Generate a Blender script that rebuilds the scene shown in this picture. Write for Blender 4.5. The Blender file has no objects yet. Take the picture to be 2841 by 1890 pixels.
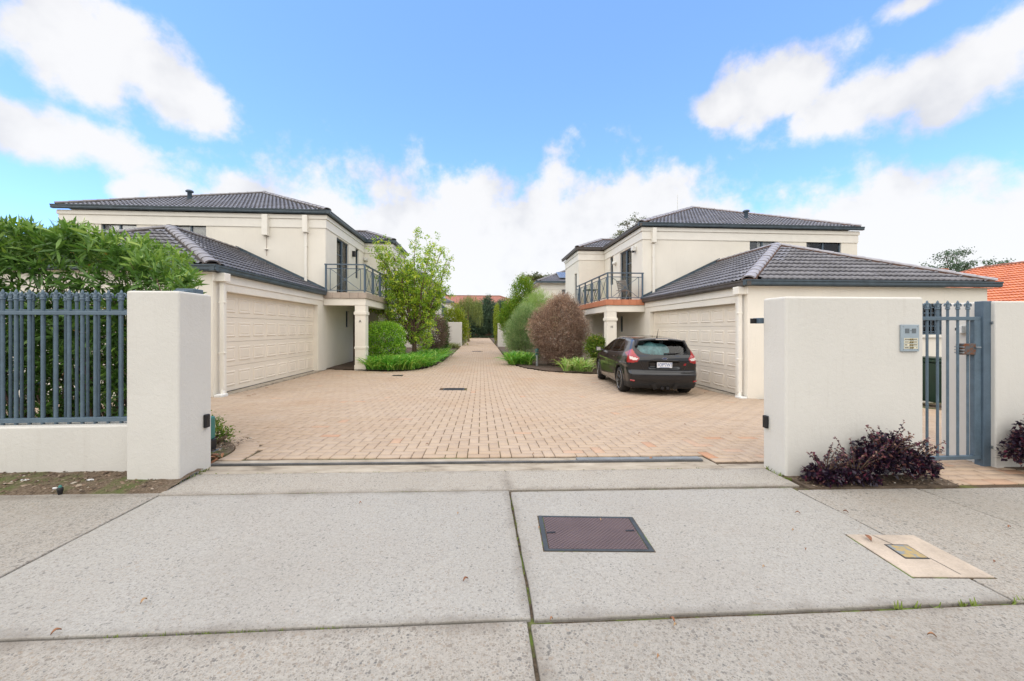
import bpy, bmesh, math, random
import numpy as np
from mathutils import Vector, Matrix

random.seed(7); RNG = np.random.default_rng(11)
SC = bpy.context.scene
COL = SC.collection

# ------------------------------------------------------------------ camera
F_PX, CX, CY, HORIZON = 1105.0, 1420.5, 945.0, 914.0      # photograph pixels
PSI = math.atan(85 / F_PX)                                # camera looks a little right of the drive axis (+Y)
CAM_Z = 1.33
cam_d = bpy.data.cameras.new('camera'); cam = bpy.data.objects.new('camera', cam_d); COL.objects.link(cam)
cam.location = (0, 0, CAM_Z); cam.rotation_euler = (math.pi / 2, 0, -PSI)
cam_d.sensor_width = 36; cam_d.lens = F_PX / 2841 * 36
cam_d.shift_y = -(CY - HORIZON) / 2841
cam_d.clip_start = 0.05; cam_d.clip_end = 3000
SC.camera = cam

def ray(px):                       # X/zc and Y/zc of the viewing ray through a pixel column
    r = (px - CX) / F_PX
    return r * math.cos(PSI) + math.sin(PSI), -r * math.sin(PSI) + math.cos(PSI)
def at(px, py, Y=None, X=None):    # point seen at a pixel on the plane Y=const or X=const
    rx, ry = ray(px)
    zc = Y / ry if Y is not None else X / rx
    return Vector((rx * zc, ry * zc, CAM_Z + (HORIZON - py) * zc / F_PX))

# ------------------------------------------------------------------ world, sun, exposure
SUN_EL, SUN_AZ = math.radians(74), math.radians(220)      # azimuth clockwise from +Y: behind the camera, a little left
w = bpy.data.worlds.new('World'); SC.world = w; w.use_nodes = True
nt = w.node_tree; nt.nodes.clear()
def N(t, **kw):
    n = nt.nodes.new(t)
    for k, v in kw.items(): setattr(n, k, v)
    return n
def val(x): return x
def M(op, a, b=None, c=None):
    n = nt.nodes.new('ShaderNodeMath'); n.operation = op
    for i, v in enumerate((a, b, c)):
        if v is None: continue
        if isinstance(v, (int, float)): n.inputs[i].default_value = v
        else: nt.links.new(v, n.inputs[i])
    return n.outputs[0]
def smooth(x, lo, hi):
    n = nt.nodes.new('ShaderNodeMapRange'); n.interpolation_type = 'SMOOTHSTEP'
    nt.links.new(x, n.inputs[0]); n.inputs[1].default_value = lo; n.inputs[2].default_value = hi
    return n.outputs[0]
def mixc(f, a, b):
    n = nt.nodes.new('ShaderNodeMix'); n.data_type = 'RGBA'
    if isinstance(f, (int, float)): n.inputs[0].default_value = f
    else: nt.links.new(f, n.inputs[0])
    for i, v in ((6, a), (7, b)):
        if isinstance(v, tuple): n.inputs[i].default_value = v
        else: nt.links.new(v, n.inputs[i])
    return n.outputs[2]
sky = N('ShaderNodeTexSky', sky_type='NISHITA', sun_disc=False, sun_elevation=SUN_EL, sun_rotation=SUN_AZ)
sky.air_density = 1.0; sky.dust_density = 0.15; sky.ozone_density = 1.6; sky.altitude = 30
tc = N('ShaderNodeTexCoord'); sep = N('ShaderNodeSeparateXYZ'); nt.links.new(tc.outputs['Generated'], sep.inputs[0])
dx, dy, dz = sep.outputs
az = M('ARCTAN2', dx, dy); el = M('ARCSINE', dz)
ae = N('ShaderNodeCombineXYZ'); nt.links.new(az, ae.inputs[0]); nt.links.new(el, ae.inputs[1])
def noise(scale, detail, rough, off=0.0, dist=0.0):
    mp = N('ShaderNodeVectorMath', operation='ADD'); mp.inputs[1].default_value = (off, off * .37, off * .71)
    nt.links.new(tc.outputs['Generated'], mp.inputs[0])
    n = N('ShaderNodeTexNoise'); n.inputs['Scale'].default_value = scale; n.inputs['Detail'].default_value = detail
    n.inputs['Roughness'].default_value = rough; n.inputs['Distortion'].default_value = dist
    nt.links.new(mp.outputs[0], n.inputs['Vector'])
    return n.outputs[0]
fine = noise(8.5, 8, .60, 3.1, 0.0); big = noise(3.4, 4, .5, 8.4); gen = noise(2.2, 5, .5, 1.7, .2)
# cumulus masses seen in the photograph, as directions: pixel centre, pixel radii, tilt
BLOBS = [(230, 140, 250, 175, 0, .15), (440, 240, 260, 115, .34, .1), (130, 380, 340, 105, 0, .05), (330, 60, 120, 70, 0, -.1),
         (2010, 300, 130, 80, 0, 0), (2150, 245, 220, 120, -.1, .05), (2420, 275, 330, 105, -.05, .05), (2690, 205, 290, 135, -.3, .05), (2810, 110, 150, 100, 0, 0), (2540, 10, 120, 55, 0, 0),
         (830, 650, 360, 170, 0, .32), (900, 590, 220, 110, 0, .1), (1130, 750, 420, 200, 0, .45), (1330, 720, 300, 190, 0, .35), (1500, 710, 330, 190, 0, .35), (1690, 640, 260, 170, 0, .2), (1790, 590, 150, 100, 0, 0), (1870, 690, 260, 150, 0, .3),
         (2180, 780, 380, 200, 0, .4), (2330, 680, 300, 150, 0, .2), (2600, 660, 380, 170, 0, .3), (2830, 640, 300, 160, 0, .3), (345, 535, 70, 45, -.3, -.05)]
acc = None
for (px, py, rx_, ry_, t, plus) in BLOBS:
    X_, Y_ = ray(px); a0 = math.atan2(X_, Y_); hyp = math.hypot(X_, Y_); e0 = math.atan2((HORIZON - py) / F_PX, hyp)
    ka, ke = rx_ / F_PX / hyp ** 2, ry_ / F_PX / (hyp * (1 + math.tan(e0) ** 2))
    mp = N('ShaderNodeMapping', vector_type='TEXTURE'); mp.inputs['Location'].default_value = (a0, e0, 0); mp.inputs['Rotation'].default_value = (0, 0, -t); mp.inputs['Scale'].default_value = (ka, ke, 1)
    nt.links.new(ae.outputs[0], mp.inputs[0]); ln = N('ShaderNodeVectorMath', operation='LENGTH'); nt.links.new(mp.outputs[0], ln.inputs[0])
    d = M('SUBTRACT', 1.0 + plus, ln.outputs['Value'])
    acc = d if acc is None else M('MAXIMUM', acc, d)
acc = M('ADD', M('MULTIPLY', acc, 1.35), .16)
# unseen cumulus outside the frame, made denser than in view to whiten ambient light
away = M('MAXIMUM', smooth(M('ABSOLUTE', M('SUBTRACT', az, PSI)), .95, 1.2), smooth(el, .72, .95))
outer = M('ADD', M('MULTIPLY', M('SUBTRACT', gen, .26), 5.0), M('MULTIPLY', smooth(el, .35, .05), .5))
acc = M('ADD', M('MULTIPLY', acc, M('SUBTRACT', 1.0, away)), M('MULTIPLY', outer, away))
dens = M('ADD', acc, M('ADD', M('MULTIPLY', M('SUBTRACT', fine, .5), 3.4), M('MULTIPLY', M('SUBTRACT', big, .5), .9)))
mask = smooth(dens, .03, .88)
shade = smooth(M('ADD', M('MULTIPLY', noise(6.0, 4, .55, 5.5), 1.0), M('MULTIPLY', dens, .12)), .32, .68)
cloud = mixc(shade, (2.02, 2.04, 2.12, 1), (2.66, 2.64, 2.62, 1))
tint = N('ShaderNodeMix', data_type='RGBA', blend_type='MULTIPLY'); tint.inputs[0].default_value = 1.0
nt.links.new(sky.outputs[0], tint.inputs[6]); tint.inputs[7].default_value = (.55, .735, 1.02, 1)
skyc = mixc(M('MULTIPLY', mask, .96), mixc(.07, tint.outputs[2], (2.2, 2.5, 2.9, 1)), cloud)
bg = N('ShaderNodeBackground'); bg.inputs[1].default_value = 0.15
nt.links.new(skyc, bg.inputs[0]); out = N('ShaderNodeOutputWorld'); nt.links.new(bg.outputs[0], out.inputs[0])

sun_d = bpy.data.lights.new('sun', 'SUN'); sun_d.energy = 1.5; sun_d.angle = math.radians(130); sun_d.color = (1, .93, .82)
sun = bpy.data.objects.new('sun', sun_d); COL.objects.link(sun)
to_sun = Vector((math.sin(SUN_AZ) * math.cos(SUN_EL), math.cos(SUN_AZ) * math.cos(SUN_EL), math.sin(SUN_EL)))
sun.rotation_euler = to_sun.to_track_quat('Z', 'Y').to_euler(); sun.location = (0, -5, 30)
vs = SC.view_settings; vs.view_transform = 'Standard'; vs.look = 'None'; vs.exposure = 1.30; vs.gamma = 1.0; vs.use_curve_mapping = False
SC.render.engine = 'CYCLES'
cy = SC.cycles; cy.max_bounces = 6; cy.diffuse_bounces = 3; cy.glossy_bounces = 3; cy.transmission_bounces = 4; cy.transparent_max_bounces = 8
cy.use_denoising = True; cy.sample_clamp_indirect = 6; cy.caustics_reflective = False; cy.caustics_refractive = False

# ------------------------------------------------------------------ helpers
LOC = {}
def link(o, parent=None):
    COL.objects.link(o)
    if parent is not None:
        o.parent = parent
        base = LOC.get(parent.name)
        if base is not None: o.location = o.location - base
    return o
def tag(o, label=None, cat=None, group=None, kind=None):
    if label: o['label'] = label
    if cat: o['category'] = cat
    if group: o['group'] = group
    if kind: o['kind'] = kind
    return o
def thing(name, label, cat, loc=(0, 0, 0), group=None, rotz=None):
    """Empty at the base of a thing. Parts are given in world coordinates, or in local ones when rotz is given."""
    o = bpy.data.objects.new(name, None); COL.objects.link(o); o.location = loc; o.empty_display_size = .2
    if rotz is None: LOC[o.name] = Vector(loc)
    else: o.rotation_euler = (0, 0, rotz)
    return tag(o, label, cat, group)
def mesh_obj(name, me, mat, parent=None):
    o = bpy.data.objects.new(name, me)
    if mat is not None and not me.materials:
        for m in (mat if isinstance(mat, (list, tuple)) else [mat]): me.materials.append(m)
    return link(o, parent)
def np_mesh(name, verts, quads, tint=None, smooth=False, tris=None):
    me = bpy.data.meshes.new(name)
    verts = np.asarray(verts, np.float32).reshape(-1, 3); quads = np.asarray(quads, np.int32)
    k = quads.shape[1]
    me.vertices.add(len(verts)); me.vertices.foreach_set('co', verts.ravel())
    me.loops.add(quads.size); me.loops.foreach_set('vertex_index', quads.ravel())
    me.polygons.add(len(quads)); me.polygons.foreach_set('loop_start', np.arange(0, quads.size, k, dtype=np.int32))
    me.polygons.foreach_set('loop_total', np.full(len(quads), k, np.int32))
    if smooth: me.polygons.foreach_set('use_smooth', np.ones(len(quads), bool))
    if tint is not None:
        a = me.attributes.new('tint', 'FLOAT', 'POINT'); a.data.foreach_set('value', np.asarray(tint, np.float32))
    me.update(calc_edges=True)
    return me

class MB:
    """collects solid pieces and builds them as one mesh; xf maps points, flip turns faces for a mirrored map"""
    def __init__(s, xf=None, flip=False): s.v, s.f, s.xf, s.flip, s.sm = [], [], xf, flip, []
    def add(s, verts, faces, smooth=False):
        b = len(s.v)
        for p in verts:
            s.v.append(tuple(s.xf(*p)) if s.xf else tuple(p))
        for f in faces:
            f = [b + i for i in f]
            s.f.append(f[::-1] if s.flip else f); s.sm.append(smooth)
        return s
    def box(s, x0, x1, y0, y1, z0, z1):
        x0, x1 = min(x0, x1), max(x0, x1); y0, y1 = min(y0, y1), max(y0, y1); z0, z1 = min(z0, z1), max(z0, z1)
        v = [(x, y, z) for z in (z0, z1) for y in (y0, y1) for x in (x0, x1)]
        return s.add(v, [(0, 2, 3, 1), (4, 5, 7, 6), (0, 1, 5, 4), (2, 6, 7, 3), (0, 4, 6, 2), (1, 3, 7, 5)])
    def prism(s, poly, z0, z1):          # counter-clockwise outline; z may be a function of x, y
        n = len(poly); zf = lambda z, p: z(*p) if callable(z) else z
        v = [(p[0], p[1], zf(z0, p)) for p in poly] + [(p[0], p[1], zf(z1, p)) for p in poly]
        return s.add(v, [list(range(n))[::-1], list(range(n, 2 * n))] + [(i, (i + 1) % n, n + (i + 1) % n, n + i) for i in range(n)])
    def tube(s, pts, r, n=8, cap=True, smooth=True):
        pts = [Vector(p) for p in pts]; R = r if isinstance(r, (list, tuple)) else [r] * len(pts)
        v, f = [], []; up = Vector((0, 0, 1)); prev = None
        for i, p in enumerate(pts):
            d = (pts[min(i + 1, len(pts) - 1)] - pts[max(i - 1, 0)]).normalized()
            if prev is None: a = d.cross(up if abs(d.z) < .95 else Vector((1, 0, 0))).normalized()
            else: a = (prev - d * prev.dot(d)).normalized()
            prev = a; b = d.cross(a)
            for k in range(n):
                t = 2 * math.pi * k / n; v.append(p + a * (R[i] * math.cos(t)) + b * (R[i] * math.sin(t)))
        for i in range(len(pts) - 1):
            for k in range(n): f.append((i * n + k, i * n + (k + 1) % n, (i + 1) * n + (k + 1) % n, (i + 1) * n + k))
        s.add(v, f, smooth)
        if cap: s.add(v[:n], [list(range(n))[::-1]]); s.add(v[-n:], [list(range(n))])
        return s
    def lathe(s, prof, c=(0, 0, 0), n=16, smooth=True):      # prof: (radius, z) from bottom to top
        v, f = [], []
        for (r, z) in prof:
            for k in range(n): t = 2 * math.pi * k / n; v.append((c[0] + r * math.cos(t), c[1] + r * math.sin(t), c[2] + z))
        for i in range(len(prof) - 1):
            for k in range(n): f.append((i * n + k, i * n + (k + 1) % n, (i + 1) * n + (k + 1) % n, (i + 1) * n + k))
        m = len(prof) - 1
        s.add(v, f, smooth); s.add(v[:n], [list(range(n))[::-1]]); s.add(v[m * n:], [list(range(n))])
        return s
    def mesh(s, name):
        me = bpy.data.meshes.new(name); me.from_pydata(s.v, [], s.f)
        me.polygons.foreach_set('use_smooth', s.sm); me.update(); return me
    def build(s, name, mat, parent=None, bevel=0, seg=2):
        o = mesh_obj(name, s.mesh(name), mat, parent)
        if bevel:
            b = o.modifiers.new('bevel', 'BEVEL'); b.width = bevel; b.segments = seg; b.limit_method = 'ANGLE'; b.angle_limit = math.radians(50)
        return o

def text_mesh(txt, size, depth=.002, bold=0.0):
    c = bpy.data.curves.new('lettering', 'FONT'); c.body = txt; c.size = size; c.extrude = depth; c.align_x = 'CENTER'; c.align_y = 'CENTER'; c.offset = bold
    o = bpy.data.objects.new('lettering_tmp', c); COL.objects.link(o)
    dg = bpy.context.evaluated_depsgraph_get(); dg.update()
    me = bpy.data.meshes.new_from_object(o.evaluated_get(dg)); bpy.data.objects.remove(o); bpy.data.curves.remove(c)
    me.name = 'lettering'; me.materials.clear(); return me

# ------------------------------------------------------------------ materials
MAT = {}
def ramp(nt_, fac, stops):
    n = nt_.nodes.new('ShaderNodeValToRGB'); e = n.color_ramp.elements
    while len(e) < len(stops): e.new(.5)
    for i, (p, c) in enumerate(stops): e[i].position = p; e[i].color = (*c, 1) if len(c) == 3 else c
    nt_.links.new(fac, n.inputs[0]); return n.outputs[0]
class MT:
    """small wrapper for a procedural surface material"""
    def __init__(s, name, rough=.7, metal=0.0, spec=.35):
        s.m = bpy.data.materials.new(name); s.m.use_nodes = True; s.t = s.m.node_tree
        s.b = s.t.nodes['Principled BSDF']; s.out = s.t.nodes['Material Output']
        s.b.inputs['Roughness'].default_value = rough; s.b.inputs['Metallic'].default_value = metal
        s.b.inputs['Specular IOR Level'].default_value = spec
        s.tc = s.t.nodes.new('ShaderNodeTexCoord'); s.geo = s.t.nodes.new('ShaderNodeNewGeometry'); MAT[name] = s.m
        s.pos = s.geo.outputs['Position']
    def L(s, a, b): s.t.links.new(a, b)
    def noise(s, scale, detail=4, rough=.55, vec=None, dist=0, stretch=None):
        n = s.t.nodes.new('ShaderNodeTexNoise'); n.inputs['Scale'].default_value = scale; n.inputs['Detail'].default_value = detail
        n.inputs['Roughness'].default_value = rough; n.inputs['Distortion'].default_value = dist
        v = vec or s.pos
        if stretch:
            mp = s.t.nodes.new('ShaderNodeMapping'); mp.inputs['Scale'].default_value = stretch; s.L(v, mp.inputs[0]); v = mp.outputs[0]
        s.L(v, n.inputs['Vector']); return n.outputs[0]
    def vor(s, scale, feature='F1', out='Distance', rand=1):
        n = s.t.nodes.new('ShaderNodeTexVoronoi'); n.inputs['Scale'].default_value = scale; n.feature = feature; n.inputs['Randomness'].default_value = rand
        s.L(s.pos, n.inputs['Vector']); return n.outputs[out]
    def attr(s, name='tint'):
        n = s.t.nodes.new('ShaderNodeAttribute'); n.attribute_name = name; return n.outputs['Fac']
    def rnd(s): return s.t.nodes.new('ShaderNodeObjectInfo').outputs['Random']
    def math(s, op, a, b=None):
        n = s.t.nodes.new('ShaderNodeMath'); n.operation = op
        for i, v in enumerate((a, b)):
            if v is None: continue
            if isinstance(v, (int, float)): n.inputs[i].default_value = v
            else: s.L(v, n.inputs[i])
        return n.outputs[0]
    def rng(s, x, a, b, lo=0., hi=1.):
        n = s.t.nodes.new('ShaderNodeMapRange'); s.L(x, n.inputs[0])
        for i, v in enumerate((a, b, lo, hi)): n.inputs[i + 1].default_value = v
        return n.outputs[0]
    def ramp(s, f, stops): return ramp(s.t, f, stops)
    def mix(s, f, a, b, mode='MIX'):
        n = s.t.nodes.new('ShaderNodeMix'); n.data_type = 'RGBA'; n.blend_type = mode
        if isinstance(f, (int, float)): n.inputs[0].default_value = f
        else: s.L(f, n.inputs[0])
        for i, v in ((6, a), (7, b)):
            if isinstance(v, tuple): n.inputs[i].default_value = (*v, 1) if len(v) == 3 else v
            else: s.L(v, n.inputs[i])
        return n.outputs[2]
    def color(s, c):
        if isinstance(c, tuple): s.b.inputs['Base Color'].default_value = (*c, 1)
        else: s.L(c, s.b.inputs['Base Color'])
        return s
    def roughness(s, r): s.L(r, s.b.inputs['Roughness']); return s
    def bump(s, h, strength=.3, dist=.01):
        n = s.t.nodes.new('ShaderNodeBump'); n.inputs['Strength'].default_value = strength; n.inputs['Distance'].default_value = dist
        s.L(h, n.inputs['Height']); s.L(n.outputs[0], s.b.inputs['Normal']); return s
    def mottled(s, c, amt=.12, scale=3.0, fine=60.0, bump=.15, bdist=.004):
        n1 = s.noise(scale, 5); n2 = s.noise(fine, 3)
        f = s.math('ADD', s.rng(n1, .3, .7, -.5, .5), s.rng(n2, .3, .7, -.25, .25))
        lo = tuple(max(0, x * (1 - amt)) for x in c); hi = tuple(min(1, x * (1 + amt)) for x in c)
        s.color(s.ramp(s.rng(f, -.7, .7), [(0, lo), (1, hi)]))
        if bump: s.bump(n2, bump, bdist)
        return s

def simple(name, c, rough=.6, metal=0., amt=.08, scale=4., fine=80., bump=.05, spec=.4): return MT(name, rough, metal, spec).mottled(c, amt, scale, fine, bump).m

# painted render on the houses and walls: fine sponge texture, faint weather stains running down
def render_mat(name, c, stain=(.50, .47, .42), amt=.3):
    m = MT(name, .85, 0, .2)
    n1 = m.noise(.9, 5); n2 = m.noise(110, 4, .7); n3 = m.noise(3.0, 6, .65, stretch=(6, 6, .5)); n4 = m.noise(22, 5, .7)
    base = m.ramp(n1, [(.3, tuple(x * .95 for x in c)), (.7, tuple(min(1, x * 1.04) for x in c))])
    col = m.mix(m.rng(n3, .55, .82, 0, amt), base, stain)
    m.color(col); m.bump(m.math('ADD', n2, m.math('MULTIPLY', n4, 1.6)), .42, .006); return m.m
render_mat('render_cream', (.81, .77, .68), amt=.18)
render_mat('render_wall', (.63, .615, .57), amt=.34)
simple('door_cream', (.80, .725, .61), .5, amt=.05, scale=1.2, bump=.02)
simple('trim_cream', (.82, .79, .715), .5, amt=.05, bump=.03)
simple('slate_paint', (.085, .125, .165), .42, amt=.18, scale=9, bump=.04)
simple('fence_paint', (.095, .14, .18), .42, amt=.2, scale=14, bump=.05)
simple('gutter_slate', (.06, .085, .105), .4, amt=.3, scale=5, bump=.05)
simple('gutter_brown', (.085, .075, .07), .45, amt=.3, scale=5, bump=.05)
simple('black_plastic', (.012, .012, .014), .45, amt=.3)
simple('white_plastic', (.75, .75, .72), .45, amt=.06)
simple('dark_bronze', (.03, .03, .03), .5)
simple('galvanised', (.33, .36, .38), .38, .8, amt=.2, scale=20)
simple('steel_grey', (.36, .43, .48), .42, .35, amt=.08, scale=10, bump=.02)
simple('soil', (.11, .08, .055), .95, amt=.5, scale=12, fine=90, bump=.8)
simple('twig', (.15, .10, .07), .9, amt=.4, scale=20, fine=120, bump=.5)
simple('dry_twig', (.23, .155, .115), .9, amt=.4, scale=20, fine=120, bump=.4)
simple('blind', (.82, .82, .78), .7, amt=.06)
simple('terracotta_tile', (.50, .19, .10), .55, amt=.2, scale=5)
simple('stone_tile', (.40, .33, .27), .6, amt=.18, scale=5)
simple('porch_brown', (.16, .10, .07), .6)
# ------------------------------------------------------------------ the lie of the land
_YB = [-50, 4.0, 5.0, 9.0, 10.5, 14, 32, 62, 400]; _HB = [0, 0, .03, .205, .24, .24, .06, .03, .0]
_YA = [-50, 18, 32, 400]; _HA = [.016, .016, .003, 0]
def g(x, y):
    """ground height: falls from the street to a low point between the garages, and a little to the right"""
    return -np.interp(y, _YB, _HB) - np.interp(y, _YA, _HA) * np.clip(x, -14, 14)
def gz(x, y): return float(g(x, y))

# ------------------------------------------------------------------ ground materials
def concrete(name, base, dark, tan, pebble, amount):
    """exposed-aggregate concrete: uneven dark and tan grains of two sizes in a pale paste, with faint stains"""
    m = MT(name, .9, 0, .2)
    nz = m.t.nodes.new('ShaderNodeTexNoise'); nz.inputs['Scale'].default_value = pebble * .9; nz.inputs['Detail'].default_value = 3; m.L(m.pos, nz.inputs['Vector'])
    va = m.t.nodes.new('ShaderNodeVectorMath'); va.operation = 'SCALE'; va.inputs['Scale'].default_value = .95 / pebble; m.L(nz.outputs['Color'], va.inputs[0])
    vb = m.t.nodes.new('ShaderNodeVectorMath'); vb.operation = 'ADD'; m.L(m.pos, vb.inputs[0]); m.L(va.outputs[0], vb.inputs[1]); pv = vb.outputs[0]
    n1 = m.noise(1.1, 6, .6); n2 = m.noise(pebble * .6, 5, .75); n3 = m.noise(5, 6, .65); n4 = m.noise(pebble * 1.7, 3, .6, vec=pv)
    col = m.ramp(n2, [(.28, tuple(x * .70 for x in base)), (.5, base), (.74, tuple(min(1, x * 1.20) for x in base))])
    patch = m.rng(n3, .3, .7, -.16, .16)
    for sc, am, op in ((pebble * 1.9, amount * .9, .6), (pebble, amount, .75), (pebble * .55, amount * .35, .7)):
        vc = m.t.nodes.new('ShaderNodeTexVoronoi'); vc.inputs['Scale'].default_value = sc; m.L(pv, vc.inputs['Vector'])
        sp = m.t.nodes.new('ShaderNodeSeparateColor'); m.L(vc.outputs['Color'], sp.inputs[0])
        on = m.math('GREATER_THAN', sp.outputs[0], m.math('SUBTRACT', 1 - am, patch)); r_ = m.math('LESS_THAN', vc.outputs['Distance'], m.rng(sp.outputs[1], 0, 1, .12, .55))
        col = m.mix(m.math('MULTIPLY', m.math('MULTIPLY', on, r_), m.rng(sp.outputs[1], 0, 1, op * .5, op)), col, m.mix(sp.outputs[2], dark, tan))
    col = m.mix(m.rng(n4, .60, .72, 0, .45), col, tuple(x * .45 for x in base))
    col = m.mix(m.rng(n1, .42, .74, 0, .24), col, tuple(x * .82 for x in tan))
    col = m.mix(m.rng(n3, .56, .78, 0, .22), col, tuple(min(1, x * 1.3) for x in base))
    sx = m.t.nodes.new('ShaderNodeSeparateXYZ'); m.L(m.pos, sx.inputs[0]); nd = m.noise(3.2, 6, .65); dirt = None     # grime gathered along the joints
    for ax_i, c_ in ((1, 1.815), (1, 3.295), (0, .228), (1, 3.77)):
        dd = m.math('ADD', m.math('ABSOLUTE', m.math('SUBTRACT', sx.outputs[ax_i], c_)), m.rng(nd, .25, .75, -.03, .10)); k_ = m.rng(dd, .012, .10, .55, 0.); dirt = k_ if dirt is None else m.math('MAXIMUM', dirt, k_)
    col = m.mix(dirt, col, tuple(x * .40 for x in tan))
    n5 = m.noise(.55, 5, .6, dist=.4); n6 = m.noise(2.4, 6, .7, dist=.6)
    col = m.mix(m.rng(n5, .45, .75, 0, .26), col, tuple(x * .62 for x in base)); col = m.mix(m.rng(n6, .62, .74, 0, .22), col, tuple(x * .5 for x in base)); col = m.mix(m.rng(m.rnd(), 0, 1, 0, .13), col, tuple(x * .55 for x in base))
    m.color(col); m.bump(m.math('ADD', n2, n4), .55, .004); return m.m
concrete('concrete_smooth', (.368, .354, .324), (.085, .095, .105), (.34, .285, .23), 105, .34)
concrete('concrete_pebble', (.345, .325, .29), (.07, .075, .08), (.32, .26, .20), 88, .80)
concrete('concrete_apron', (.375, .35, .305), (.10, .10, .10), (.34, .28, .22), 125, .66)
m = MT('concrete_edge', .9, 0, .2)
n1 = m.noise(9, 6, .65, stretch=(.35, 1, 1)); n2 = m.noise(90, 4); n3 = m.noise(3, 5)
c = m.ramp(n1, [(.28, (.15, .125, .095)), (.45, (.33, .285, .225)), (.7, (.45, .40, .325))])
m.color(m.mix(m.rng(n3, .62, .75, 0, .5), c, (.60, .57, .5))); m.bump(n2, .5, .004)
m = MT('joint_dirt', .95, 0, .1)
n1 = m.noise(5, 5); n2 = m.noise(60, 3)
c = m.ramp(n2, [(.3, (.05, .04, .03)), (.7, (.15, .115, .08))])
m.color(m.mix(m.rng(n1, .52, .62, 0, .8), c, (.13, .20, .035)))
m = MT('brick_paver', .88, 0, .2)
t = m.attr(); n1 = m.noise(1.3, 5, .6); n2 = m.noise(170, 4, .7); n3 = m.noise(.45, 4); n4 = m.noise(30, 4)
c = m.ramp(t, [(0, (.375, .28, .20)), (.45, (.408, .31, .222)), (.86, (.43, .33, .238)), (.93, (.46, .275, .175)), (1, (.44, .225, .125))])
c = m.mix(m.rng(n1, .36, .70, 0, .38), c, (.45, .365, .295))
c = m.mix(m.rng(n3, .50, .72, 0, .50), c, (.375, .245, .15))
c = m.mix(m.rng(n4, .6, .8, 0, .18), c, (.22, .17, .13))
c = m.mix(m.rng(n2, .35, .65, 0, .22), c, (.56, .46, .375))
m.color(c); m.bump(n2, .45, .003)
m = MT('joint_sand', .95, 0, .1)
n1 = m.noise(1.6, 5); n2 = m.noise(70, 3)
c = m.ramp(n2, [(.3, (.06, .042, .028)), (.7, (.13, .095, .065))])
m.color(m.mix(m.rng(n1, .50, .64, 0, .7), c, (.12, .14, .035)))
m = MT('bare_ground', .95, 0, .15)
n1 = m.noise(2.2, 6, .6); n2 = m.noise(60, 5, .7); n3 = m.noise(14, 4)
c = m.ramp(n2, [(.25, (.07, .05, .035)), (.5, (.16, .12, .085)), (.75, (.30, .24, .18))])
m.color(m.mix(m.rng(n1, .5, .62, 0, .75), c, (.10, .135, .04))); m.bump(m.math('ADD', n2, n3), .9, .02)
simple('mulch', (.10, .07, .05), .95, amt=.7, scale=18, fine=140, bump=.9)
simple('asphalt', (.05, .05, .052), .9, amt=.3, scale=2, fine=200, bump=.5)

# ------------------------------------------------------------------ terrain sheet to the horizon
xs = np.unique(np.concatenate([np.linspace(-700, -60, 12), np.linspace(-60, 60, 61), np.linspace(60, 700, 12)]))
ys = np.unique(np.concatenate([np.linspace(-700, -20, 8), np.linspace(-20, 70, 91), np.linspace(70, 900, 16)]))
gx, gy = np.meshgrid(xs, ys); gv = np.stack([gx, gy, g(gx, gy) - .085], -1).reshape(-1, 3)
nx = len(xs); ii = (np.arange(len(ys) - 1)[:, None] * nx + np.arange(nx - 1)[None, :]).ravel()
tag(mesh_obj('ground', np_mesh('ground', gv, np.stack([ii, ii + 1, ii + nx + 1, ii + nx], 1)), MAT['bare_ground']), 'bare brown soil ground under the whole place', 'ground', kind='structure')
rv = MB().prism([(-300, -12), (300, -12), (300, -4.6), (-300, -4.6)], -.14, -.07)
tag(rv.build('road', MAT['asphalt']), 'dark asphalt street behind the viewer', 'road', kind='structure')

# ------------------------------------------------------------------ concrete pavement: one slab after another with open joints
def slab(name, label, x0, x1, y0, y1, mat, gap=.007, thick=.07, top=0.0):
    cs = [(x0 + gap, y0 + gap), (x1 - gap, y0 + gap), (x1 - gap, y1 - gap), (x0 + gap, y1 - gap)]; P = []
    for i_ in range(4):                                             # worn, slightly uneven arrises
        p_, q_ = cs[i_], cs[(i_ + 1) % 4]; n_ = max(2, int(math.dist(p_, q_) / .09)); off = 0.
        for k_ in range(n_):
            off = off * .7 + random.gauss(0, .0016); t_ = k_ / n_; o_ = 0 if k_ == 0 else off - (random.random() < .03) * .006
            P.append((p_[0] + (q_[0] - p_[0]) * t_ - (q_[1] - p_[1]) / math.dist(p_, q_) * -o_ * -1, p_[1] + (q_[1] - p_[1]) * t_ + (q_[0] - p_[0]) / math.dist(p_, q_) * o_))
    b = MB().prism(P, lambda x, y: gz(x, y) - thick, lambda x, y: gz(x, y) + top)
    return tag(b.build(name, MAT[mat], bevel=.007), label, 'pavement', kind='structure')
CS, CP, CA, CE = 'concrete_smooth', 'concrete_pebble', 'concrete_apron', 'concrete_edge'
slab('pavement', 'wide pale concrete slab of the crossover, left of the middle joint', -2.5, .235, 1.82, 3.30, CS)
slab('pavement', 'wide pale concrete slab of the crossover holding the steel cover', .235, 2.69, 1.81, 3.27, CS, gap=.008)
slab('pavement', 'footpath slab in front of the low wall on the left', -9, -2.5, 1.82, 3.35, CP)
slab('pavement', 'footpath slab in front of the purple shrub', 2.69, 3.8, 1.80, 3.22, CP)
slab('pavement', 'footpath slab in front of the pedestrian gate', 3.8, 9, 1.80, 3.20, CP)
slab('pavement', 'pebbly concrete slab nearest the viewer, left of the joint', -9, .215, -4.5, 1.82, CP)
slab('pavement', 'pebbly concrete slab nearest the viewer, right of the joint', .215, 9, -4.5, 1.80, CP)
slab('pavement', 'speckled concrete apron strip across the gate opening', -2.53, 2.80, 3.30, 3.76, CA, gap=.004)
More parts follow.
